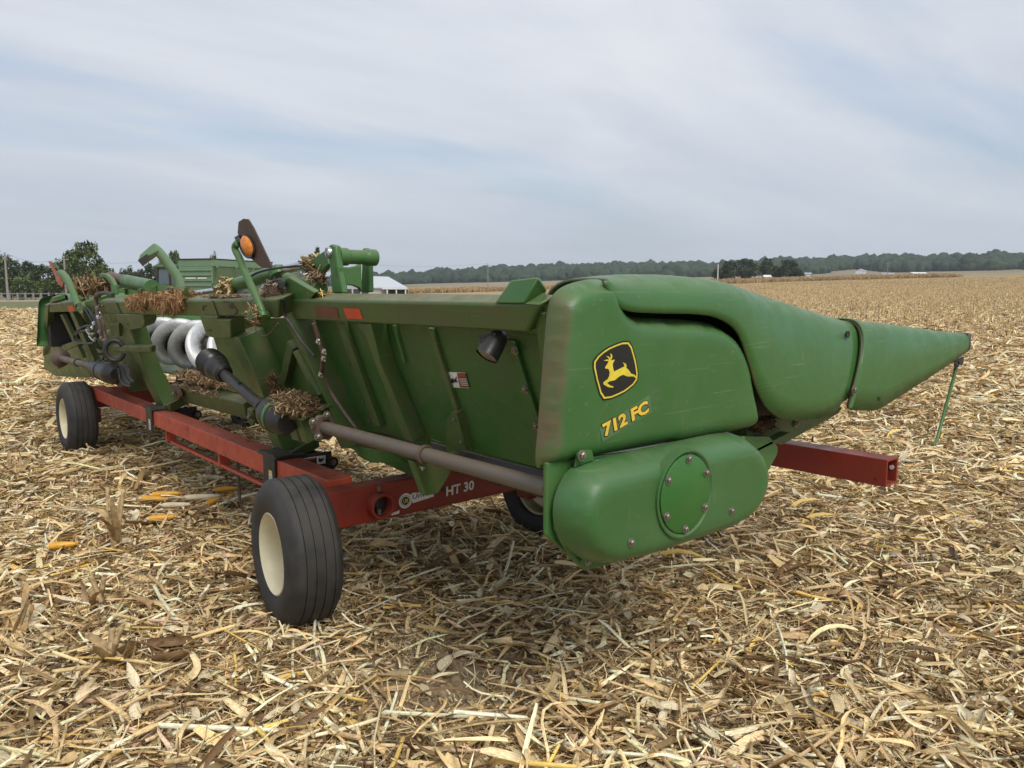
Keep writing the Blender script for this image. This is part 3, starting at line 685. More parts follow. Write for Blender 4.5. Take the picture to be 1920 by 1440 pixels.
for u, d, zt, hw, var, lm, lab in [
    (8, 205, 72, 26, 0, 'leaf_dark', 'dark tree cut by the left edge of the picture, behind the utility pole'),
    (52, 215, 56, 20, 1, 'leaf_dark', 'small dark rounded tree just right of the leftmost utility pole'),
    (84, 200, 50, 26, 2, 'leaf_dark', 'wide dark green tree behind the far folding marker arm'),
    (118, 190, 58, 24, 0, 'leaf_mid', 'mid green rounded tree left of the tallest light green tree'),
    (138, 182, 76, 22, 1, 'leaf_mid', 'leafy green tree overlapping the tallest light green tree from the left'),
    (166, 150, 94, 29, 2, 'leaf_light', 'tall light green pointed tree, tallest at the left of the picture'),
    (190, 156, 52, 26, 2, 'leaf_mid', 'low bushy tree at the right foot of the tallest light green tree'),
    (214, 200, 44, 8, 3, 'leaf_light', 'thin sparse pale tree between the tallest tree and the round trees'),
    (242, 215, 46, 17, 0, 'leaf_dark', 'round grey green tree left of the spout of the grain cart'),
    (262, 214, 38, 15, 2, 'leaf_dark', 'low dark tree under the spout of the grain cart'),
    (284, 210, 52, 19, 1, 'leaf_dark', 'dark tree behind the bend of the grain cart spout'),
    (310, 190, 60, 18, 2, 'leaf_mid', 'dark green tree behind the cab of the tractor'),
    (330, 185, 76, 15, 1, 'leaf_dark', 'tall dark tree rising behind the grain cart chute'),
    (403, 230, 72, 9, 0, 'leaf_dark', 'tree top showing above the rim of the grain cart'),
    (597, 120, 86, 15, 3, 'leaf_dark', 'dark conifer top showing behind the green hinge bracket')]:
    tree('field_edge_tree', az_of(u), d, zt, hw, var, lm, lab, G1)
G2 = 'shrubs under the trees at the left'
for u, d, zt, hw, var, lm, lab in [(12, 176, 26, 22, 2, 'leaf_mid', 'green shrub behind the fence at the left edge'), (48, 172, 30, 22, 0, 'leaf_light', 'light green shrub to the right of the leftmost pole'), (88, 170, 24, 22, 1, 'leaf_light', 'light shrub behind the fence near the marker board'), (125, 172, 30, 22, 2, 'leaf_mid', 'shrub behind the fence below the middle tree')]:
    t = tree('shrub', az_of(u), d, zt, hw, var, lm, lab, G2, 0.8); t['category'] = 'shrub'
G3 = 'clump of trees far out on the right'
for u, d, zt, hw, var, lm, lab in [
    (1352, 385, 46, 16, 0, 'leaf_dark', 'leftmost dark tree of the clump, behind the white pole'),
    (1366, 380, 56, 18, 1, 'leaf_dark', 'second tree from the left in the dark clump'),
    (1394, 376, 60, 24, 2, 'leaf_dark', 'broadest dark tree in the left half of the clump'),
    (1437, 378, 61, 15, 1, 'leaf_dark', 'narrow tree in the middle of the dark clump'),
    (1455, 384, 46, 14, 0, 'leaf_mid', 'lower lighter tree filling the gap right of the clump middle'),
    (1476, 378, 59, 18, 2, 'leaf_dark', 'tall round tree in the right half of the clump'),
    (1494, 380, 40, 12, 1, 'leaf_dark', 'lowest tree at the right end of the dark clump')]:
    tree('clump_tree', az_of(u), d, zt, hw, var, lm, lab, G3, 1.0)
t = tree('lone_tree', az_of(1241), 600, 33, 5, 0, 'leaf_dark', 'tiny lone dark tree top just above the green hood'); 

# ------------------------------------------------------------------ poles, fence, far buildings
def pole(u, d, ytop_px, label, r=0.14, arms=True, white=False):
    az = az_of(u); q = vdir(az) * d; z0 = gz(q.x, q.y); dep = d * math.cos(math.radians(az)); H_ = 1.7 + ytop_px * dep / 1450 - z0
    t = thing('utility_pole', label, 'utility pole', (q.x, q.y, z0), 'utility poles')
    MB().tube([(q.x, q.y, z0 - .3), (q.x, q.y, z0 + H_)], [r, r * 0.7], 8).build('pole_shaft', 'fence_paint' if white else 'wood_pole', t)
    if arms:
        a = vdir(az + 90); c0 = Vector((q.x, q.y, z0 + H_ - 0.5)); MB().tube([c0 - a * 1.1, c0 + a * 1.1], 0.07, 6).build('crossarm', 'wood_pole', t)
        for k in (-1, 0, 1):
            MB().lathe([(0.05, 0), (0.09, .05), (0.05, .2), (0, .22)], c0 + a * k * 1.0 + Vector((0, 0, .07)), (0, 0, 1), 8).build('insulator', 'white_metal', t)
    return Vector((q.x, q.y, z0 + H_))
p1 = pole(14, 150, 70, 'tall grey utility pole at the far left beside the fence', 0.19)
p2 = pole(124, 165, 62, 'pale utility pole behind the far marker board', 0.2)
p3 = pole(915, 240, 50, 'utility pole standing above the near header beam', 0.15)
pole(1345, 372, 49, 'pale pole in front of the dark tree clump', 0.28, False, True)
pole(1662, 420, 53, 'thin utility pole in front of the right hand hills', 0.16)
def wire(a, b, label):
    n = 12; path = [a.lerp(b, k / n) - Vector((0, 0, 1.2 * 4 * (k / n) * (1 - k / n))) for k in range(n + 1)]
    tag(MB().tube(path, 0.016, 4).build('overhead_wire', 'wire_dark', None, 180), label, 'wire', 'overhead wires')
wire(p1, p2, 'overhead wire between the two poles at the left'); wire(p2, vdir(-24) * 190 + Vector((0, 0, 9)), 'overhead wire running right from the pale pole towards the cart'); 
wire(vdir(-12) * 260 + Vector((0, 0, 11)), p3, 'overhead wire reaching the pole above the beam from the left')
# white board fence by the road
fa, fb = vdir(az_of(-60)) * 168, vdir(az_of(175)) * 168
t = thing('board_fence', 'pale grey post and rail fence along the road at the left', 'fence', fa[:])
nb = 17
for k in range(nb):
    q = fa.lerp(fb, k / (nb - 1)); MB().box((-.16, -.16, -.1), (.16, .16, 1.35), Matrix.Rotation(math.atan2((fb - fa).y, (fb - fa).x), 3, 'Z'), q).build('fence_post', 'fence_grey', t, 0)
for zz in (0.35, 1.15):
    MB().box((0, -.04, zz - .09), ((fb - fa).length, .04, zz + .09), Matrix.Rotation(math.atan2((fb - fa).y, (fb - fa).x), 3, 'Z'), fa - (fb - fa).normalized().cross(Vector((0, 0, 1))) * 0.21).build('fence_rail', 'fence_grey', t, 0)
def barn(name, u, d, w, l, hw, hr, yaw, label, wall='white_metal', roof='roof_grey', openings=(), base=None, cat='barn'):
    q = vdir(az_of(u)) * d; z0 = gz(q.x, q.y) if base is None else base; R = Matrix.Rotation(yaw, 3, 'Z')
    t = thing(name, label, cat, (q.x, q.y, z0)); o3 = Vector((q.x, q.y, z0)); T = lambda x, y, z: R @ Vector((x, y, z)) + o3
    mb = MB(); mb.prism([T(-w / 2, -l / 2, -2), T(w / 2, -l / 2, -2), T(w / 2, -l / 2, hw), T(0, -l / 2, hr), T(-w / 2, -l / 2, hw)], R @ Vector((0, l, 0))); mb.build('wall', wall, t, 0)
    for s_ in (-1, 1):
        e_ = 0.5; sl = (hr - hw) / (w / 2)
        MB().prism([T(0, -l / 2 - e_, hr + .12), T(s_ * (w / 2 + e_), -l / 2 - e_, hw - e_ * sl + .12), T(s_ * (w / 2 + e_), -l / 2 - e_, hw - e_ * sl + .3), T(0, -l / 2 - e_, hr + .3)], R @ Vector((0, l + 2 * e_, 0))).build('roof', roof, t, 0)
    for (x0, x1, z0_, z1_, face) in openings:
        if face == 'end': mb = MB().box((x0, -l / 2 - .06, z0_), (x1, -l / 2 + .1, z1_), R, o3)
        else: mb = MB().box((-w / 2 - .06, x0, z0_), (-w / 2 + .1, x1, z1_), R, o3)
        mb.build('door' if z0_ < .3 else 'window', 'wall_dark', t, 0)
    return t
barn('machine_shed', 694, 190, 10, 16, 2.2, 4.7, VIEW - math.radians(90 + 22), 'white gabled machine shed behind the green hinge bracket', 'shed_white', 'shed_white', [(-4.4, -2.4, 0, 1.9, 'end'), (-1.9, .1, 0, 1.9, 'end'), (.6, 2.4, 0, 1.9, 'end'), (2.8, 4.6, 0, 1.9, 'end')])
q = vdir(az_of(728)) * 186
t = thing('lean_to', 'low open sided shed with white posts beside the gabled shed', 'shed', q[:])
R_ = Matrix.Rotation(VIEW - math.pi / 2, 3, 'Z')
MB().box((-4.5, -2, 2.0), (4.5, 2, 2.3), R_, q).build('roof', 'white_metal', t, 0); MB().box((-4.3, 1.7, 0), (4.3, 1.9, 2.0), R_, q).build('back_wall', 'wall_dark', t, 0)
for k in range(5): MB().box((-4.4 + 2.15 * k, -1.9, 0), (-4.15 + 2.15 * k, -1.6, 2.0), R_, q).build('post', 'white_metal', t, 0)
W1 = [(-3, -1.6, 1, 2.2, 'end'), (1.2, 2.6, 1, 2.2, 'end')]
barn('farmhouse', 1612, 900, 9, 15, 3.2, 5.5, 1.9, 'white farmhouse with pale roof on the hillside clearing', 'white_metal', 'white_metal', W1, cat='house', base=hill_z(az_of(1612), 900))
barn('field_barn', 1718, 760, 7, 16, 2.6, 3.8, 1.2, 'long white barn, rightmost of the far farm buildings', 'white_metal', 'white_metal', W1, base=13.5)
barn('field_barn', 1688, 770, 7, 18, 2.2, 3.4, 0.5, 'low white barn left of the rightmost far barn', 'white_metal', 'white_metal', W1, base=12.5)
barn('field_barn', 1664, 775, 6, 9, 2.2, 3.8, 0.3, 'grey roofed barn at the foot of the thin pole', 'white_metal', 'roof_grey', W1, base=13.5)
barn('far_cottage', 1513, 640, 4, 4.5, 2, 3, 0.8, 'small pale cottage at the right end of the tree clump', 'white_metal', 'roof_grey', W1, cat='house')
barn('far_cottage', 1437, 372, 2, 2.5, 1.6, 2.2, 0.8, 'tiny white cottage half hidden in the tree clump', 'white_metal', 'white_metal', [(-1, .2, 0, 1.8, 'end')], cat='house')

# ================================================================== corn header
TILT = math.radians(20.5)
FV = Vector((math.cos(TILT), 0, math.sin(TILT)))         # forward, square to the leaning back of the header
DV = Vector((math.sin(TILT), 0, -math.cos(TILT)))        # down along the back
HD = thing('corn_header', 'long green twelve row corn header resting on a red trailer', 'corn header', (2.6, 6.2, 0))
def plate(name, poly, depth, mat='green_steel', bevel=0.006, parent=HD):
    return MB().prism(poly, FV * depth).build(name, mat, parent, 35, bevel)
NB = -FV

# --- near end: side shield
shield = inflate(catmull([(1.73,1.89,1.117),(1.739,1.89,1.246),(1.753,1.89,1.389),(1.769,1.89,1.55),(1.78,1.89,1.642),(1.805,1.89,1.686),(1.857,1.89,1.716),(1.942,1.89,1.735),(2.014,1.89,1.739),(2.061,1.89,1.717),(2.091,1.89,1.668),(2.129,1.89,1.625),(2.212,1.89,1.602),(2.4,1.89,1.592),(2.598,1.89,1.578),(2.734,1.89,1.548),(2.838,1.89,1.487),(2.911,1.89,1.391),(2.955,1.89,1.271),(2.999,1.89,1.168),(2.991,1.89,1.102),(2.592,1.89,1.101),(2.106,1.89,1.108),(1.782,1.89,1.107)], 4, True), 0, 0.075, 0.066, (0, -1, 0), 8, 0.012, smooth=4).build('side_shield', 'green_plastic', HD, 50)
notch = inflate([(1.833,1.822,1.104),(1.847,1.822,1.165),(1.915,1.822,1.167),(1.932,1.822,1.116)], 0, 0.014, 0.004, (0, -1, 0), 2).build('bolt_pad', 'green_plastic', HD, 40, 0.003)
bolt(HD, [(1.852,1.806,1.145)][0], (0, -1, 0), 0.013)
MB().prism([(1.756,1.905,1.116),(1.77,1.905,1.35),(1.802,1.905,1.62),(1.867,1.905,1.7),(2.025,1.905,1.724),(2.11,1.905,1.652),(2.199,1.905,1.596),(2.626,1.905,1.569),(2.865,1.905,1.462),(2.989,1.905,1.172),(2.985,1.905,1.1),(2.123,1.905,1.109)], (0, .012, 0)).build('end_wall', 'green_panel', HD, 0)

def shell(name, low, top, mat, inner=0.32, e=2.6, nseg=14, solid=0.012, k=3, lip=0.0):
    lo = catmull(low, k); tp = catmull(top, k); rings = []
    for a, b in zip(lo, tp):
        ring = []
        for i in range(nseg + 1):
            t = math.pi / 2 * i / nseg; cs = math.cos(t) ** (2 / e); sn = math.sin(t) ** (2 / e)
            ring.append(Vector((a.x + (b.x - a.x) * sn, b.y + (a.y - b.y) * cs, a.z + (b.z - a.z) * sn)))
        for i in range(1, 9):
            t = math.pi / 2 * i / 8; sn = math.sin(t) ** (2 / e); cs = math.cos(t) ** (2 / e)
            ring.append(Vector((b.x, b.y + (b.y - a.y) * sn, b.z - inner * (1 - cs) * min(1, (b.z - a.z) / 0.2 + 0.3))))
        rings.append(ring)
    mb = MB(); mb.loft(rings, False, False); o = mb.build(name, mat, HD, 60, 0, solid)
    if lip:           # raised flange round the rear edge
        c0_ = sum(rings[0], Vector()) / len(rings[0]); dx = Vector((lip, 0, 0))
        def grow(p, q): v = p - c0_; v.x = 0; return p + v.normalized() * q
        mb = MB(); mb.loft([[grow(p, .004) - dx * .1 for p in rings[0]], [grow(p, .009) - dx * .05 for p in rings[0]], [grow(p, .009) + dx * .75 for p in rings[0]], [grow(p, -.002) + dx for p in rings[0]]], False, False); mb.build('edge_flange', 'green_bright', o, 50)
    return o
hood = shell('upper_hood',
    [(1.975,1.827,1.733),(2.01,1.823,1.676),(2.049,1.818,1.643),(2.123,1.814,1.625),(2.305,1.812,1.616),(2.517,1.812,1.608),(2.66,1.812,1.583),(2.775,1.812,1.525),(2.861,1.812,1.399),(2.93,1.812,1.28),(3.042,1.814,1.175),(3.224,1.818,1.115),(3.517,1.827,1.094),(3.698,1.836,1.117),(3.75,1.84,1.169)],
    [(2.053,2.018,1.745),(2.105,2.018,1.752),(2.192,2.018,1.758),(2.297,2.018,1.763),(2.48,2.018,1.764),(2.653,2.018,1.757),(2.784,2.018,1.749),(2.923,2.018,1.731),(3.045,2.018,1.71),(3.175,2.018,1.687),(3.306,2.018,1.663),(3.48,2.018,1.632),(3.741,2.018,1.587),(3.872,2.018,1.565),(3.967,2.018,1.55)], 'green_plastic', e=2.5)
collar = shell('snout_collar',
    [(3.637,1.87,1.143),(3.741,1.87,1.135),(3.845,1.87,1.143),(3.932,1.879,1.169)],
    [(3.845,2.018,1.55),(3.958,2.018,1.547),(4.072,2.018,1.54),(4.176,2.018,1.53)], 'green_plastic', e=2.5)
snout = shell('snout',
    [(3.828,1.844,1.117),(3.863,1.844,1.095),(4.002,1.844,1.078),(4.176,1.849,1.065),(4.524,1.862,1.121),(5.046,1.888,1.206),(5.438,1.914,1.269),(5.62,1.923,1.302)],
    [(4.054,2.018,1.545),(4.089,2.018,1.543),(4.246,2.018,1.533),(4.437,2.018,1.519),(4.785,2.018,1.489),(5.176,2.01,1.453),(5.498,2.001,1.429),(5.655,1.992,1.416)], 'green_plastic', 0.22, e=3.1, solid=0.016, lip=0.04)
MB().hull([(5.62,1.914,1.304),(5.62,2.062,1.304),(5.646,1.931,1.42),(5.646,2.053,1.42),(5.707,1.94,1.322),(5.707,2.036,1.322),(5.716,1.949,1.417),(5.716,2.027,1.42)]).build('snout_tip', 'black_plastic', HD, 40, 0.012)
MB().box((-.09, -.004, -.002), (0.0, .05, .006), None, [(5.629,1.975,1.409)][0]).build('tip_clip', 'black_plastic', HD, 0)
bolt(HD, [(3.851,1.838,1.199)][0], (0, -1, 0), 0.014); 
MB().lathe([(0.0, 0), (0.011, 0), (0.011, .004), (0, .004)], [(4.156,1.842,1.125)][0], (0, -1, 0), 12).build('pin_hole', 'decal_black', HD)
MB().lathe([(0.0, 0), (0.017, 0), (0.019, .010), (0.0, .008)], [(3.823,1.875,1.481)][0], (0, -1, 0), 14).build('pin_hole', 'decal_black', HD)
MB().box((2.2, 1.95, 1.12), (3.55, 2.25, 1.45)).build('shade_fill', 'black_steel', HD, 0)  # black box added inside the hood so the gaps look dark
MB().prism([(3.183,2,1.136),(4.078,2,1.068),(4.034,2,1.037),(3.479,2,0.939),(3.342,2,0.968),(3.154,2,1.03)], (0, .12, 0)).build('divider_base', 'green_steel', HD, 0, .006)
bolt(HD, [(3.584,1.995,1.036)][0], (0, -1, 0), 0.013)
MB().prism([(3.046,1.95,1.043),(3.274,1.95,1.017),(3.354,1.95,0.953),(3.352,1.95,0.916),(3.226,1.95,0.798),(3.185,1.95,0.799),(3.169,1.95,0.901),(3.133,1.95,0.972)], (0, .05, 0)).build('guard_bracket', 'green_bright', HD, 35, .01)
# parking stand hanging under the snout tip
st = MB(); st.tube([(5.571,1.97,1.239),(5.534,1.97,1.139),(5.406,1.97,0.902),(5.321,1.97,0.739),(5.274,1.97,0.713)] + [[(5.115,1.92,0.738)][0]], 0.011, 8); st.build('parking_stand', 'green_bright', HD, 60)
MB().hull([(5.432,1.95,1.252),(5.629,1.95,1.266),(5.621,1.95,1.209),(5.475,1.95,1.211)] + [(5.572,2,1.241),(5.773,2,1.255),(5.765,2,1.197),(5.616,2,1.199)]).build('stand_bracket', 'black_steel', HD, 0, .004)
c0 = Vector([(5.509,1.95,1.22)][0]); MB().tube([c0 + Vector((math.cos(a) * .035, 0.0, math.sin(a) * .022)) for a in np.linspace(0, 6.283, 17)], 0.006, 6).build('stand_ring', 'black_steel', HD, 60)

# --- near end: drive case with domed cover
MB().prism([(1.742,1.86,1.126),(1.743,1.86,0.876),(1.935,1.86,0.702),(2.019,1.86,0.698),(2.836,1.86,0.682),(2.998,1.86,0.852),(2.926,1.86,1.071)], (0, .02, 0)).build('gearcase_plate', 'green_bright', HD, 0, .005)
cov_px = [(1.883,1.79,1.106),(1.816,1.79,1.087),(1.769,1.79,1.031),(1.752,1.79,0.97),(1.763,1.79,0.895),(1.81,1.79,0.82),(1.899,1.79,0.761),(2.004,1.79,0.743),(2.15,1.79,0.733),(2.405,1.79,0.731),(2.69,1.79,0.736),(2.828,1.79,0.778),(2.895,1.79,0.859),(2.907,1.79,0.928),(2.877,1.79,1.013),(2.792,1.79,1.088),(2.687,1.79,1.117),(2.388,1.79,1.118),(2.109,1.79,1.115)]
inflate(catmull(cov_px, 4, True), 0, 0.095, 0.074, (0, -1, 0), 9, 0.05, smooth=3).build('chain_cover', 'green_cover', HD, 60); cvr = bpy.data.objects['chain_cover']
rim = catmull([(1.957,1.83,1.103),(1.882,1.83,1.088),(1.826,1.83,1.05),(1.789,1.83,0.982),(1.78,1.83,0.91),(1.803,1.83,0.839),(1.856,1.83,0.774),(1.92,1.83,0.732)], 5)
MB().tube(rim, 0.012, 8).build('cover_flange', 'green_cover', cvr, 60)
for q in [(1.824,1.815,1.059),(1.785,1.815,0.903),(1.888,1.815,0.767)]:
    MB().lathe([(0.024, .03), (0.024, -.006), (0.016, -.012), (0, -.012)], Vector(q), (0, 1, 0), 14).build('bolt_boss', 'green_cover', cvr, 50); bolt(cvr, Vector(q) + Vector((0, -.012, 0)), (0, -1, 0), 0.011)
dc = Vector([(2.279,1.69,0.961)][0])
MB().lathe([(0.168, 0.03), (0.166, -.004), (0.158, -.006), (0.150, 0.0), (0.150, .01)], dc, (0, 1, 0), 48).build('cover_boss', 'green_cover', cvr, 40)
MB().lathe([(0.0, -.006), (0.142, -.006), (0.146, -.003), (0.146, .012)], dc, (0, 1, 0), 48).build('cover_plate', 'green_disc', cvr, 40)
for k in range(6):
    a = math.radians(88 + 60 * k); bolt(cvr, dc + Vector((math.cos(a) * .131, -.006, math.sin(a) * .131)), (0, -1, 0), 0.0105)
for q in [(1.986,1.695,0.839),(2.584,1.695,0.838)]: bolt(cvr, q, (0, -1, 0), 0.0105)

# --- emblem and model lettering on the shield
SY = (0, -1, 0)
sh = catmull([(1.91,1.815,1.462),(1.957,1.815,1.496),(2.022,1.815,1.517),(2.095,1.815,1.524),(2.125,1.815,1.48),(2.144,1.815,1.429),(2.148,1.815,1.379),(2.102,1.815,1.349),(2.046,1.815,1.331),(1.964,1.815,1.322),(1.933,1.815,1.373),(1.916,1.815,1.42)], 2, True)
emb = flat('emblem', 'decal_black', HD, sh, SY, 0.0008, 0.0012)
def scaled(P, k): c = sum((Vector(p) for p in P), Vector()) / len(P); return [c + (Vector(p) - c) * k for p in P]
o_, i_ = scaled(sh, 0.945), scaled(sh, 0.885); n = len(o_)
mb = MB(); mb.add([Vector(p) + Vector((0, -.0024, 0)) for p in o_ + i_], [(k, (k + 1) % n, n + (k + 1) % n, n + k) for k in range(n)]); mb.build('emblem_border', 'decal_yellow', emb, 0)
deer = [(1.971,1.815,1.433),(1.987,1.815,1.431),(1.994,1.815,1.42),(1.992,1.815,1.405),(1.985,1.815,1.396),(1.962,1.815,1.385),(1.963,1.815,1.379),(1.987,1.815,1.367),(2.012,1.815,1.363),(2.015,1.815,1.367),(1.998,1.815,1.372),(1.981,1.815,1.382),(1.995,1.815,1.387),(2.022,1.815,1.389),(2.044,1.815,1.4),(2.064,1.815,1.405),(2.087,1.815,1.397),(2.121,1.815,1.395),(2.141,1.815,1.382),(2.138,1.815,1.39),(2.127,1.815,1.4),(2.105,1.815,1.407),(2.095,1.815,1.419),(2.08,1.815,1.429),(2.082,1.815,1.434),(2.078,1.815,1.443),(2.061,1.815,1.449),(2.069,1.815,1.44),(2.069,1.815,1.433),(2.055,1.815,1.43),(2.03,1.815,1.423),(2.017,1.815,1.419),(2.011,1.815,1.432),(2.009,1.815,1.447),(2.019,1.815,1.461),(2.009,1.815,1.461),(2.004,1.815,1.458),(2,1.815,1.461),(2.007,1.815,1.471),(2.004,1.815,1.48),(1.995,1.815,1.484),(1.999,1.815,1.474),(1.995,1.815,1.466),(1.989,1.815,1.473),(1.974,1.815,1.477),(1.986,1.815,1.469),(1.99,1.815,1.462),(1.981,1.815,1.464),(1.962,1.815,1.461),(1.978,1.815,1.459),(1.989,1.815,1.457),(1.984,1.815,1.451),(1.971,1.815,1.438)]
flat('leaping_deer', 'decal_yellow', emb, deer, SY, 0.0026, 0.0006)
lpl = flat('model_plate', 'decal_green', HD, [(1.949,1.815,1.228),(2.213,1.815,1.321),(2.23,1.815,1.255),(1.964,1.815,1.175)], SY, 0.0008, 0.0008)
text_mesh('712 FC', 'lettering_outline', 'decal_black', lpl, [(1.968,1.815,1.186),(2.215,1.815,1.252),(1.956,1.815,1.24)], SY, 0.095, 0.0, 0.0022)
text_mesh('712 FC', 'lettering', 'decal_gold', lpl, [(1.972,1.815,1.191),(2.212,1.815,1.255),(1.96,1.815,1.239)], SY, 0.045, 0.0, 0.003)

# --- right wing frame
plate('top_beam', [(1.74,3.823,1.656),(1.741,1.902,1.655),(1.779,2.003,1.553),(1.78,3.894,1.548)], 0.10, bevel=.012)
MB().hull([(1.738,2.128,1.656),(1.738,1.971,1.656)] + [(1.753,2.059,1.735),(1.75,1.913,1.744)] + [(1.817,2.116,1.736),(1.814,1.977,1.744)] + [(1.853,1.979,1.696),(1.855,2.22,1.692)]).build('stop_block', 'green_bright', HD, 30, .006)
MB().hull([(1.737,1.968,1.655),(1.738,1.897,1.653)] + [(1.743,1.974,1.658),(1.744,1.903,1.655)] + [(1.823,1.948,1.693),(1.823,1.986,1.693)]).build('beam_flange', 'green_bright', HD, 30, .003)
plate('beam_end', [(1.79,2.024,1.652),(1.79,1.918,1.652),(1.827,1.963,1.551),(1.828,2.067,1.549)], 0.04, 'green_steel', .004)
rp = plate('rear_panel', [(1.889,4.055,1.544),(1.886,1.99,1.552),(2.1,2.189,0.98),(2.098,2.269,0.983),(2.101,2.776,0.976),(2.097,3.061,0.987),(2.127,4.019,0.908)], 0.010, 'green_panel', 0)
plate('lower_panel', [(2.137,4.307,0.924),(2.113,3.092,0.988),(2.202,3.242,0.749),(2.213,3.413,0.721),(2.193,4.052,0.774)], 0.010, 'green_panel', 0)
plate('panel_rib', [(1.856,3.54,1.546),(1.856,3.474,1.545),(2.063,3.469,0.993),(2.062,3.544,0.994)], 0.03, 'green_steel', .003)
plate('panel_post', [(1.802,3.237,1.549),(1.801,3.099,1.551),(1.873,3.138,1.358),(2.016,3.087,0.975),(2.016,3.18,0.977),(1.884,3.187,1.329),(1.818,3.193,1.505)], 0.08, 'green_steel', .004)
plate('panel_seam', [(1.874,3.035,1.541),(1.874,3.016,1.542),(1.938,3.029,1.37),(1.94,3.046,1.363)], 0.015, 'green_bright', 0)
plate('panel_rib', [(1.869,2.749,1.54),(1.87,2.718,1.538),(2.078,2.713,0.982),(2.077,2.748,0.984)], 0.02, 'green_steel', .003)
plate('gusset', [(1.986,2.73,1.171),(1.987,2.7,1.167),(2.052,2.718,0.994),(2.069,2.898,0.948),(2.002,2.793,1.128)], 0.04, 'green_steel', 0)
plate('bolt_strip', [(1.88,2.248,1.509),(1.881,2.196,1.508),(2.009,2.174,1.166),(2.06,2.228,1.029),(2.06,2.253,1.029)], 0.02, 'green_panel', .003)
plate('end_post', [(1.784,1.976,1.626),(1.784,1.918,1.623),(1.864,1.991,1.409),(1.858,2.012,1.427)], 0.05, 'green_steel', .004)
for q in [(1.89,2.195,1.477),(1.947,2.198,1.325),(2.003,2.198,1.176),(1.889,2.196,1.481)][:3]: bolt(HD, q, NB, 0.011)
for q in [(1.997,2.73,1.134),(2.037,2.734,1.028)]: bolt(HD, q, NB, 0.007)
for q in [(1.97,3.618,1.32),(2.045,3.615,1.119),(2.089,3.634,1.003),(2.082,2.718,1.022),(1.968,2.766,1.327),(1.879,2.393,1.565)]: bolt(HD, q, NB, 0.005, name='rivet')
for nm, px_ in (('reflector', [(1.753,3.26,1.62),(1.753,3.112,1.619),(1.771,3.112,1.572),(1.771,3.263,1.571)]),): flat(nm, 'reflector_red', HD, px_, NB)
flat('faded_reflector', 'reflector_dull', HD, [(1.751,3.556,1.624),(1.753,3.323,1.62),(1.772,3.34,1.569),(1.772,3.568,1.568)], NB)
stk = flat('warning_sticker', 'decal_white', rp, [(1.96,2.73,1.35),(1.958,2.593,1.357),(1.983,2.6,1.289),(1.987,2.736,1.279)], NB)
flat('sticker_text_block', 'reflector_dull', rp, [(1.957,2.652,1.351),(1.955,2.59,1.355),(1.979,2.596,1.292),(1.981,2.663,1.286)], NB)
flat('sticker_header', 'decal_red', rp, [(1.955,2.646,1.35),(1.954,2.592,1.353),(1.959,2.593,1.34),(1.96,2.648,1.337)], NB)
flat('sticker_picture', 'decal_black', rp, [(1.973,2.726,1.305),(1.966,2.7,1.324),(1.968,2.688,1.318),(1.961,2.659,1.336),(1.969,2.677,1.316),(1.972,2.666,1.308),(1.972,2.689,1.308),(1.975,2.705,1.301)], NB)
for k in range(4):
    y_ = 709 + 4.2 * k; flat('sticker_line', 'decal_white', rp, [[(1.963,2.647,1.327)][0], [(1.962,2.592,1.331)][0], [(1.963,2.593,1.328)][0], [(1.965,2.647,1.324)][0]] if k == 0 else [Vector(p) + DV * (0.0095 * k) for p in [(1.963,2.647,1.327),(1.962,2.592,1.331),(1.963,2.593,1.328),(1.965,2.647,1.324)]], NB)
# work lamp under the beam
lc = Vector([(1.79,2.217,1.483)][0]); ld = Vector((-0.62, 0.05, -0.78)).normalized()
MB().lathe([(0.0, -.085), (0.022, -.082), (0.036, -.06), (0.042, -.02), (0.045, 0.02), (0.045, .03)], lc, ld, 22).build('work_lamp', 'black_plastic', HD, 50); wl = bpy.data.objects['work_lamp']
MB().lathe([(0.0, .030), (0.030, .028), (0.0445, .022)], lc, ld, 22).build('lamp_lens', 'lamp_lens', wl, 50)
MB().hull([(1.79,2.306,1.538),(1.79,2.186,1.547),(1.79,2.192,1.53),(1.79,2.3,1.523)] + [(1.83,2.358,1.535),(1.83,2.235,1.544),(1.83,2.241,1.526),(1.83,2.351,1.519)]).build('lamp_bracket', 'black_steel', wl, 0, .003)
MB().tube([(1.78,2.271,1.528),(1.78,2.265,1.489),(1.78,2.249,1.47)], 0.005, 6).build('lamp_strut', 'black_steel', wl); MB().tube([(1.8,2.217,1.534),(1.8,2.214,1.514),(1.8,2.226,1.494)], 0.006, 6).build('lamp_strut', 'black_steel', wl)
# lower frame, simple trough floor added to block light, and hanging brackets
MB().prism([(2.10, 1.95, .86), (2.24, 1.95, .80), (2.28, 1.95, .90), (2.14, 1.95, .96)], (0, 1.85, 0)).build('lower_beam', 'black_steel', HD, 0, .008)
MB().prism([(2.16, 1.95, 0.95), (2.55, 1.95, 0.86), (3.45, 1.95, 1.00), (3.45, 1.95, 1.012), (2.55, 1.95, 0.872), (2.16, 1.95, 0.962)], (0, 8.9, 0)).build('trough_light_block', 'green_panel', HD, 0)
MB().prism([(1.792,2.75,0.971),(1.853,2.75,0.81),(1.921,2.75,0.808),(2.033,2.75,0.945),(2.04,2.75,0.979)], (0, .05, 0)).build('hanger', 'green_steel', HD, 0, .006)
MB().prism([(1.823,3.3,0.946),(2.024,3.3,0.892),(2.134,3.3,0.821),(1.916,3.3,0.853),(1.857,3.3,0.889)], (0, .05, 0)).build('hanger', 'green_panel', HD, 0, .006)
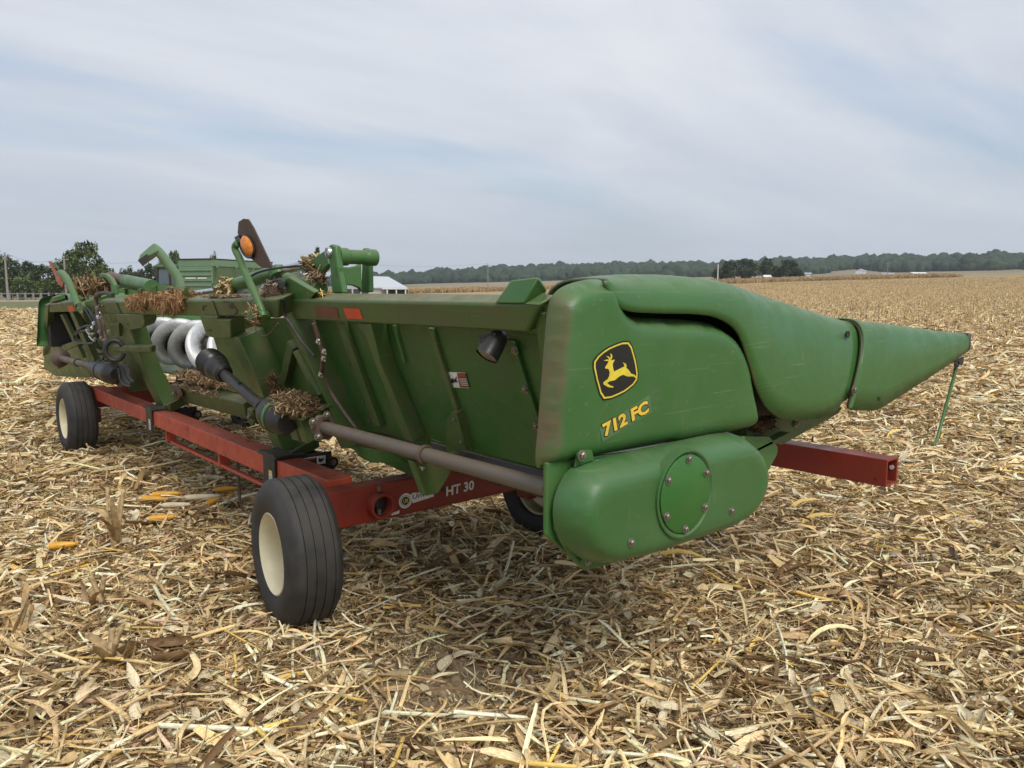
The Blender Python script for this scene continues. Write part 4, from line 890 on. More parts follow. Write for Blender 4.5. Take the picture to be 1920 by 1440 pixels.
# cross drive pipe
MB().tube([(1.8,3.631,1.007),(1.8,1.908,1.019)], 0.032, 20).build('drive_pipe', 'pipe_grey', HD, 60)
pc = Vector([(1.8,2.672,1.014)][0]); MB().lathe([(0.034, -.012), (0.040, -.012), (0.042, 0), (0.040, .012), (0.034, .012)], pc, (0, 1, 0), 22).build('pipe_clamp', 'rusty_steel', HD, 60); bolt(HD, pc + Vector((-.01, 0, -.052)), (-.3, 0, -1), 0.010)
# hinge post between wing and centre section
plate('hinge_post', [(1.704,3.885,1.667),(1.728,3.845,1.603),(1.819,3.805,1.359),(1.937,3.765,1.043),(2.011,3.717,0.845),(2.018,3.82,0.828),(1.93,3.887,1.062),(1.822,3.862,1.352),(1.728,3.892,1.603)], 0.22, 'green_steel', .004)
plate('hinge_flange', [(1.793,3.914,1.373),(1.792,3.873,1.376),(1.879,3.799,1.141),(1.884,3.853,1.129)], 0.05, 'green_steel', .003)
# right angle gearbox with flange
plate('gearbox', [(1.779,4.028,1.01),(1.778,3.816,1.014),(1.827,3.824,0.881),(1.831,4.038,0.87)], 0.17, 'green_steel', .006)
plate('gearbox_lid', [(1.76,4.005,1.027),(1.758,3.764,1.031),(1.763,3.761,1.019),(1.767,4.001,1.009)], 0.19, 'green_steel', .003)
plate('gearbox_seam', [(1.777,3.922,1.01),(1.776,3.898,1.011),(1.826,3.912,0.878),(1.826,3.936,0.877)], 0.01, 'black_steel', 0)
fc = Vector([(1.8,3.625,1.008)][0])
MB().lathe([(0.0, 0.05), (0.072, .05), (0.075, .03), (0.06, .012), (0.045, -.03), (0.034, -.04)], fc, (0, -1, 0), 6).build('bearing_flange', 'rusty_steel', HD, 25, .006)
for q in [(1.722,3.55,1.048),(1.8,3.55,1.075),(1.749,3.55,0.969)]: bolt(HD, q, (0, -1, 0), 0.014)
# telescoping shaft with bellows guards
A_, B_ = Vector([(1.7,4.927,1.26)][0]), Vector([(1.7,4.007,1.033)][0]); ax = (B_ - A_).normalized(); Ls = (B_ - A_).length
MB().lathe([(0.0, -.02), (0.076, -.02), (0.086, 0.0), (0.073, .018), (0.087, .035), (0.074, .053), (0.087, .07), (0.074, .088), (0.086, .105), (0.073, .12), (0.080, .14), (0.066, .19), (0.058, .20), (0.056, .25), (0.038, .262)], A_, ax, 28).build('shaft_bellows', 'black_plastic', HD, 50)
MB().tube([A_ + ax * 0.2, B_], 0.032, 18).build('telescoping_shaft', 'black_plastic', HD, 60)
MB().lathe([(0.036, 0), (0.042, .0), (0.042, .05), (0.036, .05)], A_ + ax * (Ls - 0.16), ax, 18).build('shaft_collar', 'black_plastic', HD, 40)
MB().box((-.012, -.05, .030), (.012, .05, .0385), Matrix.Rotation(0.24, 3, 'X'), A_ + ax * 0.48 + Vector((-.01, 0, 0))).build('shaft_key', 'black_plastic', HD, 0, .006)
Ba, Bb = Vector([(1.74,4.128,1.035)][0]), Vector([(1.74,3.882,0.998)][0]); bx_ = (Bb - Ba).normalized(); bl = (Bb - Ba).length
MB().lathe([(0.0, -.02), (0.06, -.02), (0.086, .02), (0.096, bl * .25), (0.096, bl * .42), (0.07, bl * .42)], Ba, bx_, 26).build('shaft_boot', 'black_plastic', HD, 50)
MB().lathe([(0.085, bl * .42), (0.094, bl * .42), (0.094, bl * .54), (0.08, bl * .54)], Ba, bx_, 26).build('boot_ring', 'green_bright', HD, 40)
MB().lathe([(0.075, bl * .54), (0.088, bl * .54), (0.082, bl * .85), (0.06, bl), (0, bl)], Ba, bx_, 26).build('shaft_boot', 'black_plastic', HD, 50)

# --- centre section
plate('top_beam', [(1.668,7.618,1.602),(1.649,4.037,1.655),(1.648,3.751,1.657),(1.686,3.847,1.555),(1.686,4.167,1.556),(1.692,4.981,1.538),(1.703,6.68,1.51),(1.71,7.677,1.491)], 0.105, bevel=.012)
plate('beam_bracket', [(1.677,4.996,1.543),(1.676,4.693,1.547),(1.684,4.702,1.525),(1.682,4.498,1.531),(1.725,4.609,1.415),(1.73,4.862,1.403),(1.728,5.035,1.409)], 0.10, bevel=.006)
plate('beam_bracket', [(1.692,7.143,1.504),(1.687,6.267,1.518),(1.711,6.327,1.453),(1.727,6.449,1.412),(1.739,6.848,1.379),(1.734,6.97,1.392),(1.717,7.108,1.437)], 0.10, bevel=.006)
for q in ([(1.707,4.957,1.46),(1.707,4.884,1.458),(1.712,4.889,1.446),(1.711,4.962,1.448)], [(1.716,6.876,1.433),(1.717,6.816,1.431),(1.721,6.819,1.42),(1.721,6.879,1.422)], [(1.66,4.454,1.618),(1.66,4.404,1.619),(1.668,4.411,1.597),(1.668,4.461,1.596)], [(1.664,4.893,1.608),(1.663,4.812,1.61),(1.666,4.82,1.603),(1.667,4.884,1.6),(1.676,4.911,1.575),(1.675,4.926,1.578)]): flat('slot', 'decal_black', HD, q, NB)
for q in ([(1.651,4.501,1.642),(1.654,4.387,1.634),(1.672,4.343,1.586),(1.68,4.391,1.564),(1.687,4.566,1.547),(1.686,4.571,1.55),(1.679,4.404,1.567),(1.672,4.359,1.586),(1.655,4.399,1.631),(1.654,4.517,1.636)], [(1.665,6.939,1.605),(1.665,6.905,1.605),(1.699,6.919,1.513),(1.7,6.608,1.512),(1.702,6.619,1.505),(1.702,6.948,1.506)], [(1.651,4.69,1.643),(1.651,4.672,1.643),(1.685,4.683,1.551),(1.686,4.702,1.55)]): flat('beam_seam', 'black_steel', HD, q, NB, 0.0005, 0.001)
for q in [(1.678,7.555,1.57),(1.678,7.42,1.572),(1.656,4.058,1.629)]: bolt(HD, q, NB, 0.010)
plate('frame_post', [(1.733,4.654,1.429),(1.736,4.527,1.422),(1.842,4.49,1.137),(1.944,4.549,0.864),(2.029,4.562,0.638),(2.045,4.722,0.594),(1.952,4.699,0.843),(1.848,4.662,1.121)], 0.19, 'green_steel', .006)
plate('frame_post', [(1.71,7.171,1.489),(1.714,6.856,1.48),(1.887,7.026,1.017),(2.01,6.97,0.689),(2.028,7.207,0.641),(1.897,7.245,0.99),(1.734,7.182,1.425)], 0.13, 'green_steel', .006)
plate('post_foot', [(2.016,4.675,0.645),(1.988,4.412,0.719),(2.014,4.452,0.648),(2.043,4.711,0.572)], 0.20, 'green_steel', .004); plate('post_foot', [(2.002,7.126,0.682),(1.97,6.695,0.766),(2,6.763,0.687),(2.029,7.185,0.61)], 0.20, 'green_steel', .004)
plate('rear_panel', [(1.889,5.456,1.498),(1.869,4.067,1.55),(2.09,3.948,0.959),(2.108,4.864,0.91),(2.085,5.381,0.974),(2.02,5.576,1.146)], 0.010, 'green_panel', 0)
plate('rear_panel', [(1.906,9.449,1.453),(1.891,7.737,1.491),(2.163,7.787,0.765),(2.213,8.839,0.63)], 0.010, 'green_panel', 0)
plate('panel_brace', [(1.866,4.139,1.416),(1.882,4.102,1.372),(2.002,4.546,1.053),(2.003,4.635,1.05)], 0.05, 'green_steel', .004)
plate('floor_beam', [(2.036,6.749,0.903),(2.029,5.246,0.922),(2.076,5.311,0.796),(2.088,6.812,0.764)], 0.10, 'green_steel', .008)
plate('floor_rail', [(2.117,6.912,0.974),(2.117,5.524,0.972),(2.127,5.553,0.945),(2.131,6.964,0.936)], 0.04, 'green_steel', .005)
plate('floor_plate', [(2.184,7.189,0.965),(2.182,5.488,0.97),(2.201,5.54,0.92),(2.218,7.313,0.875)], 0.25, 'black_steel', 0)
plate('latch', [(1.973,6.663,0.929),(1.97,6.528,0.938),(2.007,6.529,0.838),(2.022,6.637,0.799),(2.019,6.737,0.806)], 0.03, 'rusty_steel', .006); bolt(HD, [(1.993,6.616,0.861)][0], NB, 0.016)
plate('latch', [(1.978,5.052,0.916),(1.978,4.962,0.915),(2.013,5.012,0.823),(2.031,5.133,0.776),(2.013,5.148,0.824)], 0.03, 'green_steel', .006); bolt(HD, [(1.993,5.03,0.863)][0], NB, 0.018)
plate('cross_arm', [(1.772,7.582,1.212),(1.749,6.348,1.271),(1.77,6.433,1.215),(1.797,7.669,1.143),(1.787,7.714,1.17)], 0.05, 'green_steel', .012)
# auger seen through the feeder opening
AX, AZ = 2.36, 1.21; Y0_, Y1_ = 2.1, 10.9
MB().tube([(AX, Y0_, AZ), (AX, Y1_, AZ)], 0.085, 20).build('auger_tube', 'black_steel', HD, 60)
for y0f, y1f, ph in ((2.3, 6.9, 0.0), (6.75, 10.8, 3.9)):
    rings = []; nst = int((y1f - y0f) / 0.52 * 34); sgn = -1 if y0f < 5 else 1
    for k in range(nst + 1):
        y = y0f + (y1f - y0f) * k / nst; a = ph + sgn * 2 * math.pi * (y - y0f) / 0.52; rings.append([(AX + math.cos(a) * r_, y, AZ + math.sin(a) * r_) for r_ in (0.08, 0.13, 0.18, 0.232)])
    fl = MB().loft(rings, False, False).build('auger_flight', 'auger_steel', HD, 45, 0, 0.004)
    wa = fl.data.attributes.new('wear', 'FLOAT', 'POINT'); wa.data.foreach_set('value', [0.2 if k % 4 == 0 else 0.85 if k % 4 == 1 else 1.3 if k % 4 == 2 else 1.5 for k in range(len(fl.data.vertices))])
# lugs on top of the centre beam
for q in ([(1.661,6.285,1.708),(1.659,6.178,1.714),(1.676,6.237,1.668),(1.676,6.336,1.668)], [(1.652,5.888,1.73),(1.651,5.792,1.735),(1.675,5.852,1.67),(1.675,5.98,1.669)], [(1.668,5.582,1.689),(1.657,5.45,1.718),(1.68,5.524,1.657),(1.68,5.629,1.656)], [(1.665,5.271,1.697),(1.657,5.16,1.717),(1.679,5.195,1.659),(1.679,5.323,1.658)]): plate('hose_lug', q, 0.012, 'green_bright', .002)

# --- folding linkage over the right hinge
MB().prism([(1.86,3.616,1.911),(1.86,3.598,1.926),(1.86,3.575,1.931),(1.86,3.531,1.921),(1.86,3.518,1.852),(1.86,3.467,1.687),(1.86,3.578,1.687),(1.86,3.598,1.844)], (.035, 0, 0)).build('hinge_cheek', 'green_bright', HD, 30, .008)
MB().prism([(2.11,3.703,1.923),(2.11,3.68,1.927),(2.11,3.653,1.913),(2.11,3.645,1.826),(2.11,3.646,1.692),(2.11,3.73,1.691)], (.035, 0, 0)).build('hinge_cheek', 'green_bright', HD, 30, .008)
webp = [(1.85,3.5,1.826),(1.876,3.5,1.818),(1.92,3.5,1.816),(1.959,3.5,1.823),(1.99,3.5,1.834),(1.989,3.5,1.692),(1.977,3.5,1.713),(1.944,3.5,1.725),(1.908,3.5,1.728),(1.884,3.5,1.713),(1.872,3.5,1.689)]
MB().prism(webp, (0, .03, 0)).build('hinge_web', 'green_bright', HD, 0, .005)
bc = Vector([(1.89,3.557,1.87)][0]); MB().lathe([(0.0, 0), (0.045, 0), (0.045, .05), (0.037, .055), (0.037, .155), (0.043, .16), (0.043, .215), (0, .215)], bc, (1, 0, 0), 24).build('hinge_barrel', 'green_bright', HD, 40, .004)
MB().lathe([(0.0, -.014), (0.026, -.012), (0.03, 0), (0.03, .02)], [(1.858,3.591,1.889)][0], (1, 0, 0), 18).build('hinge_pin', 'chrome', HD, 40)
MB().prism([(1.9,3.893,1.862),(1.9,3.706,1.911),(1.9,3.682,1.834),(1.9,3.78,1.789)], (.03, 0, 0)).build('fold_link', 'green_bright', HD, 0, .006)
plate('hinge_gusset', [(1.711,3.789,1.762),(1.71,3.748,1.766),(1.738,3.52,1.69),(1.751,3.601,1.655),(1.752,3.889,1.653)], 0.03, 'green_bright', .004)
MB().tube([(1.95,5.45,1.689),(1.95,5.102,1.735),(1.95,4.418,1.81)], 0.045, 16).build('fold_cylinder', 'green_bright', HD, 60)
MB().tube([(1.95,4.426,1.807),(1.95,3.99,1.848)], 0.030, 14).build('cylinder_rod', 'chrome', HD, 60)
MB().tube([(1.93,4.379,1.824),(1.93,4.353,1.784)], 0.052, 14).build('cylinder_gland', 'green_bright', HD, 60)
MB().tube([(1.9,4.173,1.763),(1.9,3.773,1.706)], 0.040, 14).build('fold_strut', 'green_bright', HD, 60)
MB().tube([(1.85,5.875,1.658),(1.85,5.509,1.685),(1.85,5.169,1.7)], 0.020, 10).build('cylinder_rod', 'chrome', HD, 60)
MB().tube(catmull([(1.84,4.556,1.785),(1.84,4.435,1.808),(1.84,4.232,1.823),(1.84,4.002,1.829),(1.84,3.891,1.829),(1.84,3.81,1.803)], 4), 0.007, 6).build('hydraulic_hose', 'hose_black', HD, 60)
MB().tube(catmull([(1.72,4.088,1.657),(1.72,4.047,1.714),(1.72,3.961,1.748),(1.72,3.855,1.749),(1.72,3.824,1.727)], 4), 0.010, 8).build('hydraulic_hose', 'hose_black', HD, 60)
MB().tube(catmull([(1.675,3.748,1.66),(1.706,3.798,1.577),(1.728,3.763,1.518),(1.756,3.717,1.442),(1.784,3.633,1.369)], 5), 0.008, 6).build('hydraulic_hose', 'hose_black', HD, 60)
MB().tube(catmull([(1.708,3.479,1.544),(1.726,3.486,1.494),(1.746,3.496,1.44),(1.767,3.511,1.386),(1.794,3.576,1.313),(1.808,3.63,1.275)], 5), 0.011, 8).build('hydraulic_hose', 'hose_brown', HD, 60)
for q in [(1.796,3.593,1.278),(1.762,3.487,1.369),(1.748,3.451,1.406),(1.73,3.474,1.455)]: bolt(HD, q, NB, 0.011, 'chrome', 'hose_fitting')
MB().tube(catmull([(1.66,4.087,1.508),(1.66,4.047,1.473),(1.66,3.957,1.462),(1.66,3.859,1.489),(1.66,3.783,1.535)], 4), 0.004, 6).build('lanyard', 'hose_brown', HD, 60)
MB().tube(catmull([(1.817,3.616,1.308),(1.86,3.63,1.193),(1.895,3.576,1.098),(1.93,3.504,1.006),(1.936,3.499,0.99)], 5), 0.009, 6).build('hydraulic_hose', 'hose_brown', HD, 60)
MB().hull([(1.7,3.856,1.747),(1.7,3.778,1.749),(1.7,3.768,1.713),(1.7,3.846,1.711)] + [(1.75,3.969,1.748),(1.75,3.889,1.75),(1.75,3.879,1.714),(1.75,3.959,1.711)]).build('electrical_plug', 'black_plastic', HD, 0, .004)

# --- near folding marker arm with reflective board and lamp
MB().tube(catmull([(1.62,3.866,1.567),(1.62,3.902,1.618),(1.62,3.951,1.672),(1.62,4.055,1.767),(1.62,4.154,1.874),(1.62,4.202,1.915),(1.62,4.207,1.938),(1.62,4.167,1.956)], 3), 0.0195, 12).build('marker_arm', 'green_bright', HD, 60)
MB().lathe([(0.0, -.05), (0.024, -.05), (0.026, 0), (0.024, .06), (0, .06)], [(1.62,3.926,1.573)][0], (1, .2, 0), 14).build('marker_pivot', 'green_bright', HD, 40)
mbd = MB().prism([(1.645,4.212,2.071),(1.645,4.143,2.083),(1.645,4.078,2.076),(1.645,4.012,2.027),(1.645,3.789,1.812),(1.645,3.929,1.818),(1.645,4.071,1.872),(1.645,4.233,2.012)], (.008, 0, 0)).build('marker_board', 'brown_board', HD, 0, .002)

inflate([(1.625,4.001,1.942),(1.625,3.993,1.928),(1.625,3.988,1.914),(1.625,3.99,1.902),(1.625,3.997,1.892),(1.625,4.007,1.885),(1.625,4.023,1.881),(1.625,4.041,1.881),(1.625,4.06,1.885),(1.625,4.081,1.892),(1.625,4.1,1.902),(1.625,4.116,1.914),(1.625,4.13,1.928),(1.625,4.138,1.943),(1.625,4.143,1.957),(1.625,4.141,1.969),(1.625,4.134,1.979),(1.625,4.123,1.986),(1.625,4.107,1.99),(1.625,4.088,1.989),(1.625,4.069,1.985),(1.625,4.048,1.978),(1.625,4.029,1.968),(1.625,4.014,1.955)], 0, 0.026, 0.022, (-1, 0, 0), 6, 0.004).build('marker_lamp', 'amber_lens', mbd, 60)
MB().prism([(1.627,4.003,1.942),(1.627,3.994,1.925),(1.627,3.99,1.909),(1.627,3.992,1.894),(1.627,4.001,1.882),(1.627,4.015,1.873),(1.627,4.034,1.868),(1.627,4.056,1.868),(1.627,4.081,1.872),(1.627,4.107,1.881),(1.627,4.13,1.893),(1.627,4.151,1.908),(1.627,4.168,1.925),(1.627,4.178,1.942),(1.627,4.182,1.959),(1.627,4.18,1.974),(1.627,4.17,1.986),(1.627,4.155,1.995),(1.627,4.135,1.999),(1.627,4.112,1.999),(1.627,4.087,1.994),(1.627,4.062,1.985),(1.627,4.039,1.973),(1.627,4.019,1.958)], (.016, 0, 0)).build('lamp_housing', 'black_plastic', mbd, 0, .003)
MB().hull([(1.615,4.204,1.986),(1.615,4.142,1.997),(1.615,4.102,1.961),(1.615,4.163,1.947)] + [(1.65,4.295,1.992),(1.65,4.232,2.004),(1.65,4.191,1.967),(1.65,4.253,1.953)]).build('lamp_mount', 'black_plastic', mbd, 0, .004)
# --- left wing, seen from the back at the far end
plate('top_beam', [(1.731,10.16,1.549),(1.714,8.651,1.595),(1.751,8.537,1.497),(1.769,10.34,1.448)], 0.09, bevel=.01)
plate('stop_block', [(1.748,10.23,1.56),(1.724,9.881,1.627),(1.72,9.624,1.637),(1.737,9.623,1.591)], 0.08, 'green_bright', .006)
flat('reflector', 'reflector_red', HD, [(1.731,9.124,1.546),(1.728,8.878,1.555),(1.75,8.887,1.495),(1.756,9.222,1.48)], NB)
plate('rear_panel', [(2.216,13.21,1.395),(2.192,10.09,1.458),(2.439,9.792,0.799),(2.522,9.933,0.578),(2.547,11.75,0.511),(2.658,15.35,0.214),(2.626,16.24,0.298)], 0.010, 'green_panel', 0)
MB().hull([(1.858,11.01,1.439),(1.836,8.406,1.498)] + [(1.856,10.99,1.459),(1.835,8.4,1.514)] + [(2.227,12.88,1.393),(2.202,9.983,1.46),(2.218,12.82,1.418),(2.195,9.945,1.479)]).build('sky_block_plate', 'green_panel', HD, 0)  # closing plate added to keep sky light off the recessed wing panel
plate('panel_rib', [(1.79,9.397,1.479),(1.788,9.207,1.483),(1.991,9.307,0.941),(1.999,9.548,0.918)], 0.06, 'green_steel', .004)
plate('panel_rib', [(1.83,10.1,1.428),(1.829,9.95,1.431),(2.018,9.971,0.924),(2.026,10.18,0.904)], 0.04, 'green_steel', .004)
plate('end_post', [(1.724,10.31,1.541),(1.722,10.08,1.544),(1.938,11.73,0.967),(2.003,12.41,0.793)], 0.08, 'green_steel', .004)
plate('gear_housing', [(2.024,11.92,0.823),(1.964,11.28,0.984),(1.908,9.82,1.133),(1.919,9.699,1.103),(1.988,11.07,0.92),(2.029,11.56,0.811),(2.089,11.89,0.648),(2.101,12.29,0.617)], 0.07, 'green_steel', .008)
MB().tube([(1.78,9.934,0.943),(1.78,8.295,0.961)], 0.035, 16).build('drive_pipe', 'pipe_grey', HD, 60)
MB().lathe([(0.0, 0), (0.10, 0), (0.10, .03), (0.05, .06), (0.036, .09)], [(1.78,9.962,0.944)][0], (0, -1, 0), 20).build('bearing_flange', 'rusty_steel', HD, 40)
pc = Vector([(1.78,9.077,0.952)][0]); MB().lathe([(0.036, -.012), (0.043, -.012), (0.043, .012), (0.036, .012)], pc, (0, 1, 0), 18).build('pipe_clamp', 'black_steel', HD, 40)
MB().lathe([(0.03, 0), (0.075, .03), (0.07, .26), (0.10, .30), (0.10, .36), (0.082, .38), (0.10, .42), (0.09, .54), (0.105, .58), (0.10, .72), (0.05, .8), (0, .8)], [(1.78,8.338,0.957)][0], (0, -1, 0), 22).build('shaft_boot', 'black_plastic', HD, 50)
MB().hull([(1.8,7.957,1.03),(1.8,7.221,1.063),(1.8,7.122,0.905),(1.8,7.532,0.839),(1.8,7.96,0.859)] + [(1.95,8.62,0.974),(1.95,7.823,1.01),(1.95,7.716,0.839),(1.95,8.16,0.767),(1.95,8.623,0.789)]).build('centre_gearbox', 'black_steel', HD, 0, .02)
rc = Vector([(1.62,6.875,1.217)][0]); MB().tube([rc + Vector((math.cos(a) * .062, -math.cos(a) * .03, math.sin(a) * .082)) for a in np.linspace(0.4, 6.0, 26)], 0.020, 10).build('hose_loop', 'hose_black', HD, 60)
for k, pxs in enumerate(([(1.66,7.452,1.65),(1.66,7.523,1.668),(1.66,7.588,1.639),(1.66,7.586,1.574),(1.66,7.568,1.5)], [(1.66,6.987,1.665),(1.66,7.189,1.682),(1.66,7.447,1.672),(1.66,7.55,1.64)], [(1.66,7.565,1.509),(1.66,7.544,1.444),(1.66,7.486,1.376),(1.66,7.478,1.26)], [(1.66,7.648,1.488),(1.66,7.628,1.418),(1.66,7.585,1.358),(1.66,7.623,1.291)], [(1.66,8.042,1.538),(1.66,7.89,1.483),(1.66,7.781,1.437),(1.66,7.716,1.382)], [(1.66,7.916,1.54),(1.66,7.727,1.486),(1.66,7.628,1.418)], [(1.66,7.418,1.494),(1.66,7.361,1.426),(1.66,7.348,1.335),(1.66,7.292,1.269)], [(1.66,7.716,1.382),(1.66,8.046,1.375),(1.66,8.371,1.318),(1.66,8.55,1.259),(1.66,8.497,1.204),(1.66,8.137,1.207),(1.66,7.756,1.232)], [(1.66,7.931,1.335),(1.66,8.236,1.318),(1.66,8.476,1.273)], [(1.7,7.127,1.049),(1.7,7.081,0.953),(1.7,6.923,0.923),(1.7,6.762,0.929)], [(1.7,6.991,1.06),(1.7,6.911,0.977),(1.7,6.758,0.947)], [(1.7,6.83,1.054),(1.7,6.779,0.997),(1.7,6.66,0.973)], [(1.68,7.485,1.137),(1.68,7.553,1.09),(1.68,7.427,1.07),(1.68,7.279,1.085)])):
    MB().tube(catmull(pxs, 4), 0.016 if k < 4 else 0.010, 8).build('hydraulic_hose', 'hose_brown' if k in (0, 2, 6) else 'hose_black', HD, 60)
for k, q in enumerate([(1.63,7.569,1.416),(1.63,7.638,1.376),(1.63,7.4,1.476),(1.63,7.291,1.47),(1.63,7.396,1.348),(1.63,7.336,1.296),(1.63,7.23,1.282),(1.63,7.993,1.5),(1.63,8.112,1.537),(1.63,7.399,1.554),(1.63,7.069,1.361),(1.63,7.788,1.342),(1.63,7.675,1.313),(1.63,7.568,1.275)]): bolt(HD, q, (-1, -.4, .1), 0.012, 'bolt_steel' if k > 2 else 'chrome', 'hose_fitting')
MB().tube(catmull([(1.63,7.868,1.348),(1.63,7.795,1.318),(1.63,7.695,1.312),(1.63,7.593,1.326)], 3), 0.010, 8).build('steel_line', 'chrome', HD, 60)
MB().tube(catmull([(1.63,7.781,1.294),(1.63,7.687,1.27),(1.63,7.573,1.256)], 3), 0.008, 8).build('steel_line', 'chrome', HD, 60)
plate('hinge_post', [(1.671,8.189,1.595),(1.658,7.603,1.63),(1.687,7.636,1.554),(1.715,8.069,1.477),(1.709,8.25,1.494)], 0.16, 'green_bright', .01)
MB().lathe([(0.0, -.03), (0.05, -.03), (0.055, 0), (0.05, .08), (0, .08)], [(1.66,8.084,1.542)][0], (1, .3, 0), 16).build('marker_pivot', 'green_steel', HD, 40)
plate('pipe_guard', [(1.712,7.429,1.4),(1.7,7.041,1.431),(1.747,7.228,1.305),(1.748,7.479,1.303)], 0.03, 'green_steel', .004)
MB().prism([(1.8,8.016,1.855),(1.8,7.945,1.861),(1.8,7.81,1.854),(1.8,7.641,1.811),(1.8,7.544,1.756),(1.8,7.529,1.667),(1.8,7.639,1.667),(1.8,7.645,1.757),(1.8,7.82,1.813),(1.8,7.996,1.818)], (.04, 0, 0)).build('hinge_cheek', 'green_bright', HD, 30, .008)
MB().prism([(1.98,8.092,1.851),(1.98,7.923,1.849),(1.98,7.792,1.783),(1.98,7.8,1.661),(1.98,7.91,1.66),(1.98,7.921,1.774)], (.03, 0, 0)).build('hinge_cheek', 'green_bright', HD, 30, .006)
MB().tube([(1.9,8.034,1.829),(1.9,7.461,1.775)], 0.050, 14).build('cylinder_rod', 'rusty_steel', HD, 60)
MB().tube([(1.9,7.494,1.78),(1.9,6.756,1.73)], 0.060, 14).build('fold_cylinder', 'green_bright', HD, 60)
MB().tube([(1.88,7.634,1.743),(1.88,7.493,1.742),(1.88,7.188,1.745)], 0.024, 10).build('cylinder_port', 'chrome', HD, 60)
MB().tube(catmull([(1.9,6.424,1.7),(1.9,6.25,1.712),(1.9,6.102,1.688),(1.9,5.936,1.665)], 4), 0.016, 8).build('hydraulic_hose', 'hose_black', HD, 60)
MB().tube(catmull([(1.66,8.255,1.555),(1.66,8.465,1.69),(1.66,8.691,1.804),(1.66,8.847,1.859),(1.66,8.993,1.882)], 4), 0.034, 12).build('marker_arm', 'green_bright', HD, 60)
MB().prism([(1.66,9.577,2.014),(1.66,9.437,2.007),(1.66,8.899,1.78),(1.66,8.938,1.737),(1.66,9.138,1.765)], (.012, 0, 0)).build('marker_board', 'reflector_orange', HD, 0, .002)
MB().hull([(1.64,9.27,1.997),(1.64,9.086,1.981),(1.64,8.918,1.934),(1.64,8.951,1.913),(1.64,9.129,1.933)] + [(1.7,9.609,2.007),(1.7,9.418,1.991),(1.7,9.244,1.942),(1.7,9.278,1.921),(1.7,9.463,1.942)]).build('lamp_housing', 'green_bright', HD, 0, .006)
# far end shield and hood: mirrored twins of the near ones
for o in (shield, hood):
    c = share(o, o.name, HD); c.scale = (1, -1, 1)
    # local y -> mirrored: world y = 12.93 - y
    c.location = Vector((0, 12.93 - 2 * 6.2, -0.09))

MB().box((1.84, 10.78, 1.02), (3.2, 10.98, 1.5)).build('shade_fill', 'black_steel', HD, 0)  # added black box standing in for the shade in the far end hollow

# ================================================================== header trailer
TR = thing('header_trailer', 'red four wheeled header trailer with cream wheels carrying the corn header', 'trailer', (2.6, 6.4, 0))
def tbox(name, lo, hi, mat='red_paint', bevel=.008): return MB().box(lo, hi).build(name, mat, TR, 0, bevel)
tbox('rear_rail', (1.885, 3.725, .565), (2.03, 9.15, .69), 'red_faded')
def hollow(name, x0, x1, z0, z1, ya, yb, w=.012, mat='red_paint'):
    mb = MB(); o_ = [(x0, z0), (x1, z0), (x1, z1), (x0, z1)]; i_ = [(x0 + w, z0 + w), (x1 - w, z0 + w), (x1 - w, z1 - w), (x0 + w, z1 - w)]
    mb.loft([[(x, yb, z) for x, z in o_], [(x, ya, z) for x, z in o_], [(x, ya, z) for x, z in i_], [(x, yb, z) for x, z in i_]], True, False); return mb.build(name, mat, TR, 0, .003)
fr0 = [(4,1.712,0.835),(4,1.698,0.691)]
hollow('front_rail', 4.0, 4.13, fr0[1][2], fr0[0][2], fr0[0][1], 9.3)
MB().lathe([(0.0, 0), (0.012, 0), (0.012, .004), (0, .004)], [(4.118,1.738,0.776)][0], (-1, 0, 0), 10).build('pin_hole', 'white_metal', TR)
tbox('rear_crossmember', (1.80, 3.60, .450), (4.16, 3.722, .655)); tbox('front_crossmember', (1.80, 9.152, .45), (4.16, 9.27, .655))
for y in (3.61, 9.16): tbox('riser', (4.02, y, .655), (4.11, y + .1, fr0[1][2]))
WHEELS = [(1.660, 3.67, -1), (3.60, 3.85, 1), (1.745, 9.12, -1), (3.60, 9.12, 1)]
